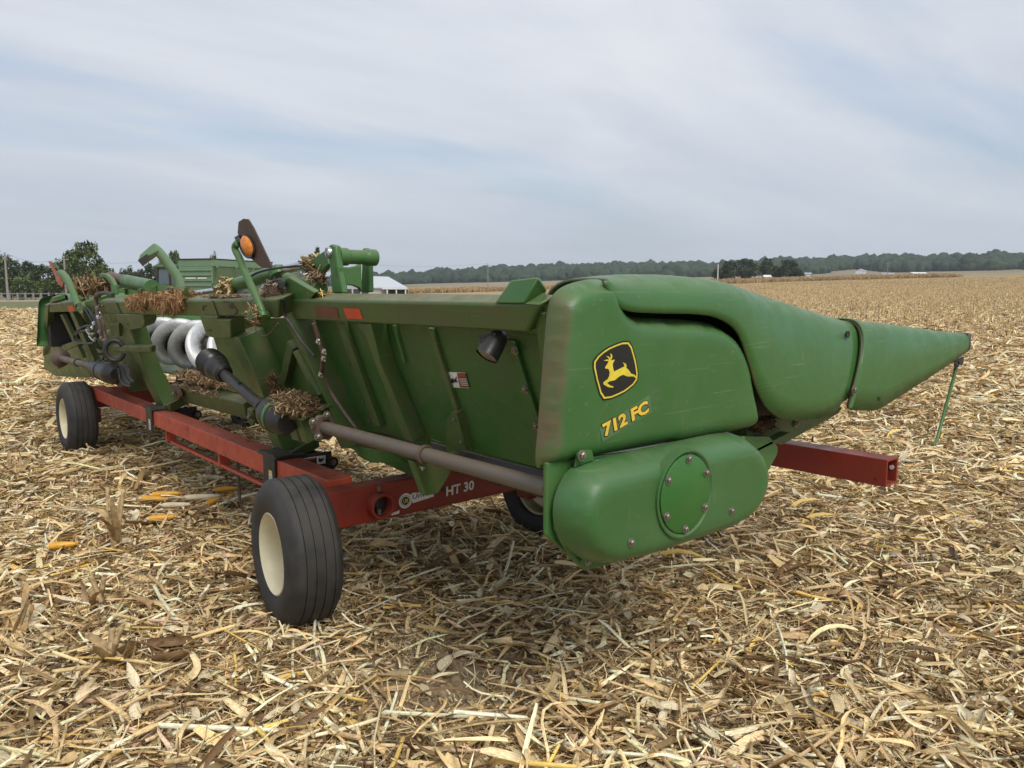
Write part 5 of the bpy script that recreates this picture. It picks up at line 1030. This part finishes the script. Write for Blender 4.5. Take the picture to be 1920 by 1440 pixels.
def wheel(x, y, side):
    r = 0.380; w = 0.139; c = Vector((x, y, r - 0.010)); st = math.radians(6.5) if y < 5 and side < 0 else 0.0; ax_ = (side * math.cos(st), math.sin(st), 0)
    prof = [(0.205, -w * .70), (0.212, -w * .88), (0.25, -w * 1.0), (0.305, -w * 1.0), (0.340, -w * .92), (0.360, -w * .78), (r - .004, -w * .70)]
    for g0 in (-.52, -.18, .16, .50):
        prof += [(r, w * (g0 - .12)), (r, w * (g0 - .025)), (r - .007, w * (g0 - .012)), (r - .007, w * (g0 + .014)), (r, w * (g0 + .03))]
    prof += [(r - .004, w * .70), (0.360, w * .78), (0.340, w * .92), (0.305, w * 1.0), (0.25, w * 1.0), (0.212, w * .88), (0.205, w * .70)]
    wh = MB().lathe([(0.195, -w * .6), (0.204, -w * .7), (0.203, w * .80), (0.213, w * .87), (0.206, w * .905), (0.192, w * .76), (0.184, w * .55), (0.178, w * .0), (0.170, -w * .2), (0.14, -w * .30), (0.085, -w * .22), (0.0, -w * .22)], c, ax_, 48).build('wheel', 'rim_cream', TR, 50)
    MB().lathe(prof, c, ax_, 56).build('tyre', 'tyre_rubber', wh, 50)
    hb = MB().lathe([(0.055, -w * .25), (0.05, w * .2), (0.035, w * .32), (0, w * .32)], c, ax_, 20).build('hub_cap', 'rim_cream', wh, 40)
    for k in range(6):
        a = k * math.pi / 3; bolt(wh, c + Vector(ax_) * (-w * .22) + Vector((-math.sin(st) * side * math.cos(a) * .082 * -1, math.cos(st) * math.cos(a) * .082, math.sin(a) * .082)), ax_, 0.010, name='wheel_nut')
    xs = x - side * 0.18; tbox('wheel_post', (xs - .04, y - .06, r - .08), (xs + .04, y + .06, .452))
    MB().tube([(x, y, r - .01), (xs, y, r - .01)], 0.03, 10).build('axle_stub', 'red_paint', TR)
for w_ in WHEELS: wheel(*w_)
tc_ = Vector([(2.114,3.6,0.541)][0])
MB().lathe([(0.073, .02), (0.073, -.05), (0.070, -.056), (0.058, -.056), (0.055, -.05), (0.055, .0), (0.0, .0)], tc_, (0, 1, 0), 30).build('hitch_socket', 'red_paint', TR, 40)
MB().lathe([(0.0, -.003), (0.053, -.003), (0.053, -.001)], tc_, (0, 1, 0), 24).build('socket_hole', 'decal_black', TR, 40)
for q in [(2.105,3.57,0.624),(2.102,3.57,0.494)]: MB().lathe([(0.013, 0), (0.013, .03), (0, .03)], q, (0, 0, 1), 10).build('socket_bolt', 'rusty_steel', TR)
FY = (0, -1, 0)
text_mesh('HT 30', 'lettering', 'decal_white', TR, [(2.567,3.598,0.507),(2.772,3.598,0.514),(2.568,3.598,0.566)], FY, 0.03)
cc = Vector([(2.287,3.597,0.532)][0])
MB().lathe([(0.0, 0), (0.043, 0), (0.043, .001)], cc, FY, 30).build('maker_badge', 'decal_white', TR, 0)
MB().lathe([(0.030, .0012), (0.032, .0012), (0.032, .0016), (0.030, .0016)], cc, FY, 30).build('badge_ring', 'decal_black', TR, 0)
MB().lathe([(0.0, .0013), (0.024, .0013), (0.024, .002)], cc, FY, 30).build('badge_centre', 'decal_black', TR, 0)
text_mesh('UM', 'badge_letters', 'decal_gold', TR, [cc + Vector((-.014, 0, -.013)), cc + Vector((.014, 0, -.013)), cc + Vector((-.014, 0, .013))], FY, 0.03, thick=0.003)
flat('maker_label', 'decal_white', TR, [(2.317,3.599,0.554),(2.335,3.599,0.569),(2.48,3.599,0.55),(2.48,3.599,0.522),(2.337,3.599,0.509)], FY, 0.0008, 0.0006)
text_mesh('Unverferth', 'label_letters', 'decal_black', TR, [(2.334,3.599,0.532),(2.574,3.599,0.541),(2.335,3.599,0.56)], FY, 0.01, thick=0.002)
flat('trailer_sticker', 'decal_white', TR, [(2.193,3.599,0.476),(2.249,3.599,0.485),(2.245,3.599,0.466),(2.196,3.599,0.464)], FY, 0.001, 0.0006)
# saddles that hold the header's posts
for y0 in (4.38, 6.86):
    tbox('saddle_seat', (1.87, y0 - .02, .694), (2.06, y0 + .26, .712), 'black_steel', .003); tbox('saddle_shelf', (2.034, y0, .575), (2.26, y0 + .3, .60), 'black_steel', .003)
    tbox('saddle_cheek', (1.868, y0, .50), (1.882, y0 + .17, .72), 'black_steel', .003); tbox('saddle_end', (2.034, y0 - .012, .60), (2.24, y0, .70), 'black_steel', .003)
    MB().tube([(2.24, y0 - .03, .63), (2.24, y0 + .3, .63)], 0.035, 14).build('saddle_roller', 'black_steel', TR); bolt(TR, (2.24, y0 - .03, .63), FY, .012)
flat('danger_sticker', 'decal_white', TR, [(2.045, 4.366, .628), (2.195, 4.366, .628), (2.195, 4.366, .68), (2.045, 4.366, .68)], FY, 0.001, .0006)
flat('sticker_text_block', 'decal_black', TR, [(2.052, 4.366, .634), (2.135, 4.366, .634), (2.135, 4.366, .674), (2.052, 4.366, .674)], FY, 0.0018, .0004)
flat('sticker_header', 'decal_red', TR, [(2.062, 4.366, .662), (2.125, 4.366, .662), (2.125, 4.366, .671), (2.062, 4.366, .671)], FY, 0.0024, .0004)
flat('sticker_picture', 'decal_black', TR, [(2.145, 4.366, .645), (2.16, 4.366, .638), (2.178, 4.366, .648), (2.185, 4.366, .668), (2.165, 4.366, .66), (2.15, 4.366, .672)], FY, 0.0018, .0004)
for y0 in (4.40, 6.88):
    flat('warning_sticker', 'decal_white', TR, [(1.866, y0 + .01, .53), (1.866, y0 + .06, .53), (1.866, y0 + .06, .62), (1.866, y0 + .01, .62)], (-1, 0, 0), .001, .0006)
    flat('sticker_header', 'decal_gold', TR, [(1.866, y0 + .012, .595), (1.866, y0 + .058, .595), (1.866, y0 + .058, .617), (1.866, y0 + .012, .617)], (-1, 0, 0), .002, .0004)
    for k in range(4): flat('sticker_line', 'decal_black', TR, [(1.866, y0 + .016, .54 + .013 * k), (1.866, y0 + .054, .54 + .013 * k), (1.866, y0 + .054, .544 + .013 * k), (1.866, y0 + .016, .544 + .013 * k)], (-1, 0, 0), .002, .0004)
tb0, tb1 = [(1.93,6.551,0.499),(1.93,4.612,0.513)]
MB().box((1.915, tb1[1], .46), (1.95, tb0[1], .482)).build('truss_bar', 'red_faded', TR, 0, .004)
for y in (5.42, 4.46, 6.62): tbox('truss_strut', (1.91, y, .46), (1.99, y + .035, .566), 'red_faded', .004)
MB().tube([(2.0, 5.32, .57), (2.0, 5.31, .22)], 0.012, 8).build('drop_pin', 'rusty_steel', TR)
tbox('rail_gusset', (1.80, 9.02, .40), (1.884, 9.15, .70)); tbox('drawbar', (2.75, 9.27, .42), (2.88, 11.6, .52))

# ================================================================== loose crop litter caught on the header
CH = [(0.30, 0.20, 0.11), (0.22, 0.14, 0.075), (0.40, 0.29, 0.16), (0.16, 0.10, 0.055), (0.50, 0.38, 0.22)]
def pile(name, label, c, ext, n, ln=(0.03, 0.12), w=(0.002, 0.006), axis=None, spread=0.6, dome=True, pal=CH):
    h = Heap(); c = np.array(c); ext = np.array(ext)
    for _ in range(n):
        while True:
            q = rng.uniform(-1, 1, 3)
            if (q ** 2).sum() < 1: break
        if dome: q[2] = abs(q[2])
        V, Fs = leaf_piece(rng.uniform(*ln), rng.uniform(*w), 3, 0.3, 0.9, 0.8)
        yw = rng.uniform(0, 6.28) if axis is None else axis + rng.normal(0, spread)
        h.put(V, Fs, np.array(pal[rng.integers(len(pal))]) * rng.uniform(0.7, 1.2), rotm(yw, rng.normal(0, 0.45), rng.normal(0, 0.6)), c + q * ext)
    if dome or True:      # matted core
        bm = bmesh.new(); bmesh.ops.create_icosphere(bm, subdivisions=3, radius=1.0); V = []
        for v in bm.verts: V.append(np.array(v.co) * (0.62 + 0.30 * mnoise.noise(v.co * 3 + Vector(c))) * ext)
        h.put(np.array(V), [tuple(v.index for v in f.verts) for f in bm.faces], np.array((0.13, 0.085, 0.05)), np.eye(3), c); bm.free()
    o = np_obj(name, h.v, h.f, h.c, 'chaff'); o['kind'] = 'stuff'; return tag(o, label, 'crop litter')
gb = [(1.8,3.929,1.058)][0]
pile('chaff_pile', 'brown heap of fine chaff on the gearbox beside the black shaft', gb, (0.12, 0.21, 0.10), 2000, axis=1.2, spread=0.7)
def drape(name, label, a, b, n, drop=0.10, rise=0.035, ln=(0.04, 0.13), w=(0.002, 0.006)):
    """fine litter lying on a beam edge and hanging down its rear face in uneven tufts"""
    h = Heap(); a = Vector(a); b = Vector(b); L_ = (b - a).length
    for _ in range(n):
        u = rng.uniform(); tuft = 0.55 + 0.6 * mnoise.noise((u * L_ * 7, a.y, 0.3)); edge = min(1, 6 * min(u, 1 - u) + .15)
        p = a.lerp(b, u); q = rng.uniform(); V, Fs = leaf_piece(rng.uniform(*ln), rng.uniform(*w), 4, 0.3, 0.8, 0.8)
        col = np.array(CH[rng.integers(len(CH))]) * rng.uniform(0.7, 1.2) * np.array((1.1, .95, .85))
        if q < 0.5:      # lying on top
            h.put(V, Fs, col, rotm(rng.uniform(0, 6.28), rng.normal(0, .25), rng.normal(0, .6)), np.array(p + FV * rng.uniform(-.015, .10)) + np.array((0, 0, rng.uniform(0, 1) ** 1.6 * rise * edge * (0.5 + tuft))))
        else:            # hanging
            h.put(V, Fs, col, rotm(rng.uniform(0, 6.28), math.pi / 2 + rng.normal(0, .45), rng.normal(0, .6)), np.array(p - FV * rng.uniform(0.0, .03) + DV * (rng.uniform(-.01, 1) ** 1.0 * drop * max(.1, tuft) * edge)))
    o = np_obj(name, h.v, h.f, h.c, 'chaff', h.u); o['kind'] = 'stuff'; return tag(o, label, 'crop litter')
drape('chaff_drape', 'brown chaff hanging over the centre beam, the larger right hand clump', [(1.655,5.876,1.638)][0], [(1.653,5.201,1.642)][0], 2300, 0.13, 0.035)
drape('chaff_drape', 'brown chaff hanging over the centre beam, the smaller left hand clump', [(1.659,6.527,1.628)][0], [(1.656,6.05,1.634)][0], 1300, 0.14, 0.035)
pile('stalk_bundle', 'bundle of brown stalks wedged behind the far marker arm', [(1.85,8.582,1.737)][0], (0.13, 0.78, 0.055), 1000, (0.10, 0.36), (0.006, 0.014), axis=math.pi / 2, spread=0.5, dome=False)
pile('chaff_pile', 'grey brown litter packed at the foot of the near marker arm', [(1.72,3.948,1.672)][0], (0.06, 0.12, 0.09), 700, (0.02, 0.08), dome=False, pal=[(.25, .19, .14), (.33, .26, .2), (.16, .11, .08)])
pile('chaff_pile', 'tuft of straw at the pivot of the near marker arm', [(1.6,3.926,1.576)][0], (0.03, 0.06, 0.05), 160, (0.03, 0.10), dome=False)
pile('straw_tuft', 'dry leaves and straw caught under the green hinge bracket', [(1.9,3.805,1.77)][0], (0.03, 0.08, 0.05), 130, (0.04, 0.14), (0.004, 0.012), dome=False)
pile('chaff_pile', 'chaff lying along the floor rail under the auger', [(2.135,6.296,0.981)][0], (0.12, 0.75, 0.06), 1300, (0.03, 0.13), (0.003, 0.009), axis=1.57)
pile('chaff_pile', 'chaff caught along the top of the lower centre beam', [(2.056,6.197,0.907)][0], (0.04, 0.6, 0.035), 600, (0.03, 0.1))
pile('chaff_pile', 'brown tuft hanging beside the brace above the gearbox', [(1.86,4.339,1.131)][0], (0.03, 0.05, 0.10), 250, (0.03, 0.1), dome=False, pal=[(.20, .10, .05), (.14, .07, .035), (.3, .18, .09)])
pile('chaff_pile', 'dark litter in the gap under the near green hood', [(3.26,2,1.074)][0], (0.12, 0.06, 0.05), 500, (0.03, 0.1), dome=False, pal=[(.14, .09, .05), (.22, .15, .09), (.08, .05, .03)])
pile('chaff_pile', 'pale chaff dusting the top of the centre beam near the marker arm', [(1.699,4.535,1.663)][0], (0.05, 0.5, 0.012), 320, (0.015, 0.05))
pile('straw_tuft', 'dry husk wrapped round the near folding cylinder', [(1.9,5.093,1.714)][0], (0.05, 0.05, 0.055), 130, (0.05, 0.14), (0.01, 0.025), dome=False, pal=[(.6, .48, .26), (.5, .38, .2)])
pile('straw_tuft', 'dry husk lying on the rod of the near folding cylinder', [(1.93,3.918,1.838)][0], (0.05, 0.05, 0.045), 110, (0.05, 0.14), (0.01, 0.025), dome=False, pal=[(.6, .48, .26), (.5, .38, .2)])
pile('straw_tuft', 'few yellow straws on the beam at the foot of the triangular gusset', [(1.785,3.558,1.679)][0], (0.03, 0.07, 0.012), 30, (0.04, 0.09), (0.003, 0.007), pal=[(.6, .48, .2)])

# ================================================================== corn ears, husks and stubs lying in the left foreground
def ear(u_pt, yaw, ln, r, label, kernels=True, pitch=0.0):
    t = thing('corn_ear' if kernels else 'corn_cob', label, 'corn ear' if kernels else 'corn cob', u_pt, 'corn ears dropped left of the near wheel')
    R = Matrix.Rotation(yaw, 3, 'Z') @ Matrix.Rotation(pitch, 3, 'Y'); o3 = Vector(u_pt); rings = []; nr, ns = 20, 16
    for i in range(nr + 1):
        u = i / nr; rr = r * math.sin(math.pi * (0.12 + 0.83 * u) ** 0.75) ** 0.45
        rings.append([o3 + R @ Vector(((u - .5) * ln, math.cos(2 * math.pi * k / ns) * rr * (1.06 if (k % 2 and i % 2 == 0) else 0.95), math.sin(2 * math.pi * k / ns) * rr * (1.06 if (k % 2 and i % 2 == 0) else 0.95))) for k in range(ns)])
    MB().loft(rings, True, True).build('kernels' if kernels else 'cob_core', 'corn_kernel' if kernels else 'corn_cob', t, 80)
    MB().tube([o3 + R @ Vector((-ln * .5, 0, 0)), o3 + R @ Vector((-ln * .62, 0, .005))], [r * .45, r * .3], 8).build('shank', 'corn_cob', t)
    return t
def gp(p, dz): return (p[0], p[1], ground_z(p[0], p[1]) + dz)
z0 = 0.085
ear(gp([(1.706,6.295,0.06)][0], z0), -0.75, 0.21, 0.026, 'yellow corn ear, left one of the touching pair left of the near wheel')
ear(gp([(1.797,6.32,0.06)][0], z0 + .015), -0.45, 0.20, 0.027, 'yellow corn ear, right one of the touching pair left of the near wheel')
ear(gp([(1.599,5.753,0.06)][0], z0), -0.35, 0.17, 0.027, 'yellow corn ear lying nearer the camera than the touching pair')
ear(gp([(2.229,6.207,0.06)][0], z0), -0.3, 0.17, 0.022, 'yellow corn ear tip nearest the trailer rail')
ear(gp([(2.033,5.935,0.06)][0], z0), 0.6, 0.15, 0.025, 'yellow corn ear half under pale husks behind the near wheel')
ear(gp([(0.926,5.518,0.06)][0], z0), -0.35, 0.15, 0.024, 'single yellow corn ear lying alone at the far left')
ear(gp([(1.778,5.997,0.06)][0], z0), -0.6, 0.20, 0.022, 'pale bare cob between the yellow ears and the husks', False)
ear(gp([(1.988,6.054,0.06)][0], z0 + .01), -0.45, 0.26, 0.024, 'long pale cob lying behind the near wheel', False)
ear(gp([(2.283,6.677,0.06)][0], z0), -0.75, 0.22, 0.026, 'pale cob under the rail of the trailer', False)
ear([(2.11,6.088,0.993)][0], 1.0, 0.14, 0.024, 'orange yellow ear lying on the header floor under the bellows')
def husk(p, yaw, ln, label, n=6, up=0.5, wid=0.05):
    h = Heap()
    for k in range(n):
        V, Fs = leaf_piece(ln * rng.uniform(.7, 1.1), wid * rng.uniform(.7, 1.2), 7, 0.6, 0.9, 0.5, False); V[:, 0] += ln * 0.45
        h.put(V, Fs, np.array((0.76, 0.68, 0.50)) * rng.uniform(.8, 1.1), rotm(yaw + rng.normal(0, 0.5), -up + rng.normal(0, 0.25), rng.normal(0, .5)), np.array(p))
    o = np_obj('corn_husk', h.v, h.f, h.c, 'straw'); return tag(o, label, 'corn husk', 'pale husks on the ground')
husk(gp([(2.194,6.594,0.03)][0], .04), 2.2, 0.16, 'white husk lying just below the trailer rail')
husk(gp([(1.446,5.843,0.03)][0], .04), 1.9, 0.15, 'white fan of husk leaves left of the nearer yellow ear', 7, 0.8)
husk(gp([(0.612,4.465,0.03)][0], .03), 1.2, 0.10, 'white crumpled husk near the left edge of the foreground', 9, 0.7)
husk(gp([(3.524,2.653,0.03)][0], .0), 1.5, 0.13, 'white shredded husk standing below the domed chain cover', 5, 1.25, 0.03)
husk(gp([(2.418,2.881,0.03)][0], .02), 1.5, 0.10, 'stubby white husk in the middle of the foreground', 5, 1.2, 0.04)
husk(gp([(3.124,0.959,0.03)][0], .02), 0.3, 0.12, 'large cream husk at the lower right corner', 9, 0.6, 0.06)
husk(gp([(4.597,1.848,0.03)][0], .02), 0.3, 0.07, 'small bright husk scrap on the right of the field', 3, 0.5, 0.03)
def stub(p, hgt, lean, label, n=2):
    h = Heap()
    for k in range(n):
        V, Fs, sh_ = stalk_piece(hgt * rng.uniform(.75, 1.05), 0.014); h.put(V, Fs, np.tile(np.array((0.46, 0.34, 0.19)), (len(V), 1)) * sh_, rotm(rng.uniform(0, 6.28), -math.pi / 2 + lean + rng.normal(0, .12), 0), np.array(p) + np.array((rng.normal(0, .02), rng.normal(0, .02), hgt * .45)))
    for k in range(4):
        V, Fs = leaf_piece(hgt * rng.uniform(.7, 1.2), 0.035, 6, 0.4, 0.9, 0.8); V[:, 0] += hgt * .4
        h.put(V, Fs, np.array((0.44, 0.31, 0.16)) * rng.uniform(.7, 1.2), rotm(rng.uniform(0, 6.28), rng.uniform(-1.3, -0.3), rng.normal(0, .5)), np.array(p) + np.array((0, 0, hgt * rng.uniform(0.05, .4))))
    o = np_obj('corn_stub', h.v, h.f, h.c, 'straw'); return tag(o, label, 'corn stub', 'standing corn stubs at the left')
stub(gp([(1.207,5.344,0)][0], 0), 0.46, 0.05, 'tall broken corn stub standing left of the yellow ears', 3)
stub(gp([(1.015,7.999,0)][0], 0), 0.24, 0.1, 'dark corn stub at the left edge beside the far wheel')
stub(gp([(0.883,4.412,-0)][0], 0), 0.24, -0.15, 'short split stub in the left foreground')
stub(gp([(0.502,4.323,0)][0], 0), 0.22, 0.1, 'pale pointed stub at the left foreground edge', 1)
stub(gp([(0.799,3.616,0)][0], 0), 0.24, 0.3, 'leaning stub pair in the near left foreground', 2)
stub(gp([(1.919,15.4,0)][0], 0), 0.30, 0.0, 'lone stub standing at the left edge in the middle distance', 1)

# ================================================================== grain cart and tractor behind
cu_ = vdir(az_of(400)) * 42.0; ea = (vdir(az_of(400) - 52)); eb = (vdir(az_of(400) + 38)); CO = Vector((cu_.x, cu_.y, 0))
GC = thing('grain_cart', 'green grain cart with raised unloading spout behind the header', 'grain cart', (CO + ea * 1.7 + eb * 2.7)[:])
La, Lb = 2.05, 5.2
def cp(a, b, z): return CO + ea * a + eb * b + Vector((0, 0, z * 0.955))
def quadbox(name, rings, mat): return MB().loft([[cp(a, b, z) for a, b in ((a0, b0), (a1, b0), (a1, b1), (a0, b1))] for a0, a1, b0, b1, z in rings], True, True).build(name, mat, GC, 0, .02)
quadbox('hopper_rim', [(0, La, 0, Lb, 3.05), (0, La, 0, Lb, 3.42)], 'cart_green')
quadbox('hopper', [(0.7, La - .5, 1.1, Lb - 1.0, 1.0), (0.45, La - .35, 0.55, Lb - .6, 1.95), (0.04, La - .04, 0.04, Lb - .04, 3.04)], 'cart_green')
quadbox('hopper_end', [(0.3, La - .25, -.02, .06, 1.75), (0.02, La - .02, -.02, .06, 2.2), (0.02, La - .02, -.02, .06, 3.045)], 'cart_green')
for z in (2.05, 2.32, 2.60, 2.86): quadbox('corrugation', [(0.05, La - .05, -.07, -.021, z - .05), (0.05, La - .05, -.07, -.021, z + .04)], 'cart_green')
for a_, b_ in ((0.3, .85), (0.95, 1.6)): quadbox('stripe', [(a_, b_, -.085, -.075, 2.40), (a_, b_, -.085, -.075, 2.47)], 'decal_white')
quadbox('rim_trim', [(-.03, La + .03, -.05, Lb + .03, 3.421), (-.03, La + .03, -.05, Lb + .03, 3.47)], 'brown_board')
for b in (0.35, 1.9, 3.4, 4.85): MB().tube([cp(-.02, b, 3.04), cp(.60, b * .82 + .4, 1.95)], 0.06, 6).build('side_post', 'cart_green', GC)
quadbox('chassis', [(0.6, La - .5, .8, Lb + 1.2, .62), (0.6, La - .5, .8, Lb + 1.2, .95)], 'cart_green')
for s_ in (-.1, La - .4):
    MB().lathe([(0.0, 0), (.4, 0.02), (.78, .02), (.85, .1), (.85, .42), (.78, .5), (.4, .5), (0, .5)], cp(s_, 2.6, .85), ea, 30).build('tyre', 'tyre_rubber', GC)
MB().tube(catmull([(12.28,38.9,1.572),(12.17,38.9,2.209),(11.78,38.9,2.885),(11.36,38.9,3.473),(11.08,38.9,3.712)], 4), 0.225, 16).build('unloading_auger', 'cart_green', GC, 60)
MB().hull([(10.84,38.6,3.739),(11.03,38.6,3.893),(11.23,38.6,3.557),(10.4,38.6,3.335),(10.31,38.6,3.042)] + [(11.07,39.1,3.769),(11.27,39.1,3.9),(11.44,39.1,3.483),(10.62,39.1,3.261),(10.7,39.1,2.867),(11.34,39.1,3.355)]).build('spout_hood', 'cart_green', GC, 0, .03)
MB().hull([(10.25,38.45,3.084),(10.68,38.45,3.387),(10.81,38.45,3.172),(10.47,38.45,2.798)] + [(10.32,38.7,3.093),(10.75,38.7,3.398),(10.88,38.7,3.181),(10.54,38.7,2.805)]).build('spout_mouth', 'black_steel', GC, 0)
quadbox('lamp', [(0.2, .5, -.09, -.08, 1.4), (0.2, .5, -.09, -.08, 1.52)], 'reflector_red')

TU = vdir(az_of(324)) * 44.5; td = vdir(az_of(324) - 62); ts = Vector((-td.y, td.x, 0))
TT = thing('tractor', 'green tractor with yellow trim hitched to the grain cart', 'tractor', TU[:])
def tq(f, s, z): return TU + td * f + ts * s + Vector((0, 0, z))
def tprism(name, prof, half, mat, bevel=.03): return MB().prism([tq(f, -half, z) for f, z in prof], ts * 2 * half).build(name, mat, TT, 0, bevel)
tprism('engine_hood', [(.5, 1.2), (2.9, 1.2), (3.0, 1.75), (2.5, 2.0), (.5, 2.15)], .42, 'green_bright', .08)
tprism('hood_stripe', [(.6, 1.98), (2.5, 1.88), (2.5, 1.80), (.6, 1.88)], .435, 'decal_yellow', 0)
tprism('cab_base', [(-1.0, 1.3), (.48, 1.3), (.48, 2.0), (-1.0, 2.0)], .8, 'green_bright')
tprism('cab_window', [(-.95, 2.0), (.40, 2.0), (.30, 2.85), (-.85, 2.85)], .74, 'glass_dark')
tprism('cab_roof', [(-1.1, 2.86), (.55, 2.86), (.45, 3.02), (-1.0, 3.02)], .85, 'green_bright', .06)
for f, s in ((-.95, -.76), (-.95, .76), (.40, -.76), (.40, .76), (-.3, -.77), (-.3, .77)): MB().tube([tq(f, s, 1.98), tq(f * .88, s * .98, 2.88)], .05, 6).build('cab_pillar', 'black_steel', TT)
for f, s, r_, w_ in ((-.7, 1.05, .95, .3), (-.7, -1.05, .95, .3), (2.3, .95, .7, .24), (2.3, -.95, .7, .24)):
    tw = MB().lathe([(0.0, -w_ * .5), (.58 * r_, -w_ * .7), (.6 * r_, 0), (.58 * r_, w_ * .7), (0, w_ * .5)], tq(f, s, r_), ts, 24).build('wheel', 'decal_yellow', TT)
    MB().lathe([(0.35 * r_, -w_ * .6), (.6 * r_, -w_), (.94 * r_, -w_), (r_, -w_ * .7), (r_, w_ * .7), (.94 * r_, w_), (.6 * r_, w_), (.35 * r_, w_ * .6)], tq(f, s, r_), ts, 30).build('tyre', 'tyre_rubber', tw)
MB().tube([tq(1.4, .45, 2.0), tq(1.4, .45, 2.75)], .06, 8).build('exhaust', 'black_steel', TT)

# ================================================================== air
hz = bpy.data.materials.new('haze'); hz.use_nodes = True; hn = hz.node_tree; hn.nodes.clear()
ho = hn.nodes.new('ShaderNodeOutputMaterial'); pv = hn.nodes.new('ShaderNodeVolumePrincipled'); pv.inputs['Color'].default_value = (0.80, 0.86, 0.93, 1); pv.inputs['Density'].default_value = 0.0002; pv.inputs['Anisotropy'].default_value = 0.2
hn.links.new(pv.outputs[0], ho.inputs['Volume'])
if USE_HAZE:
    hb = MB().box((-300, -1400, -8), (2300, 2300, 175)).build('haze', hz, None, 0); tag(hb, 'thin grey blue haze over the whole countryside', 'haze', kind='stuff')
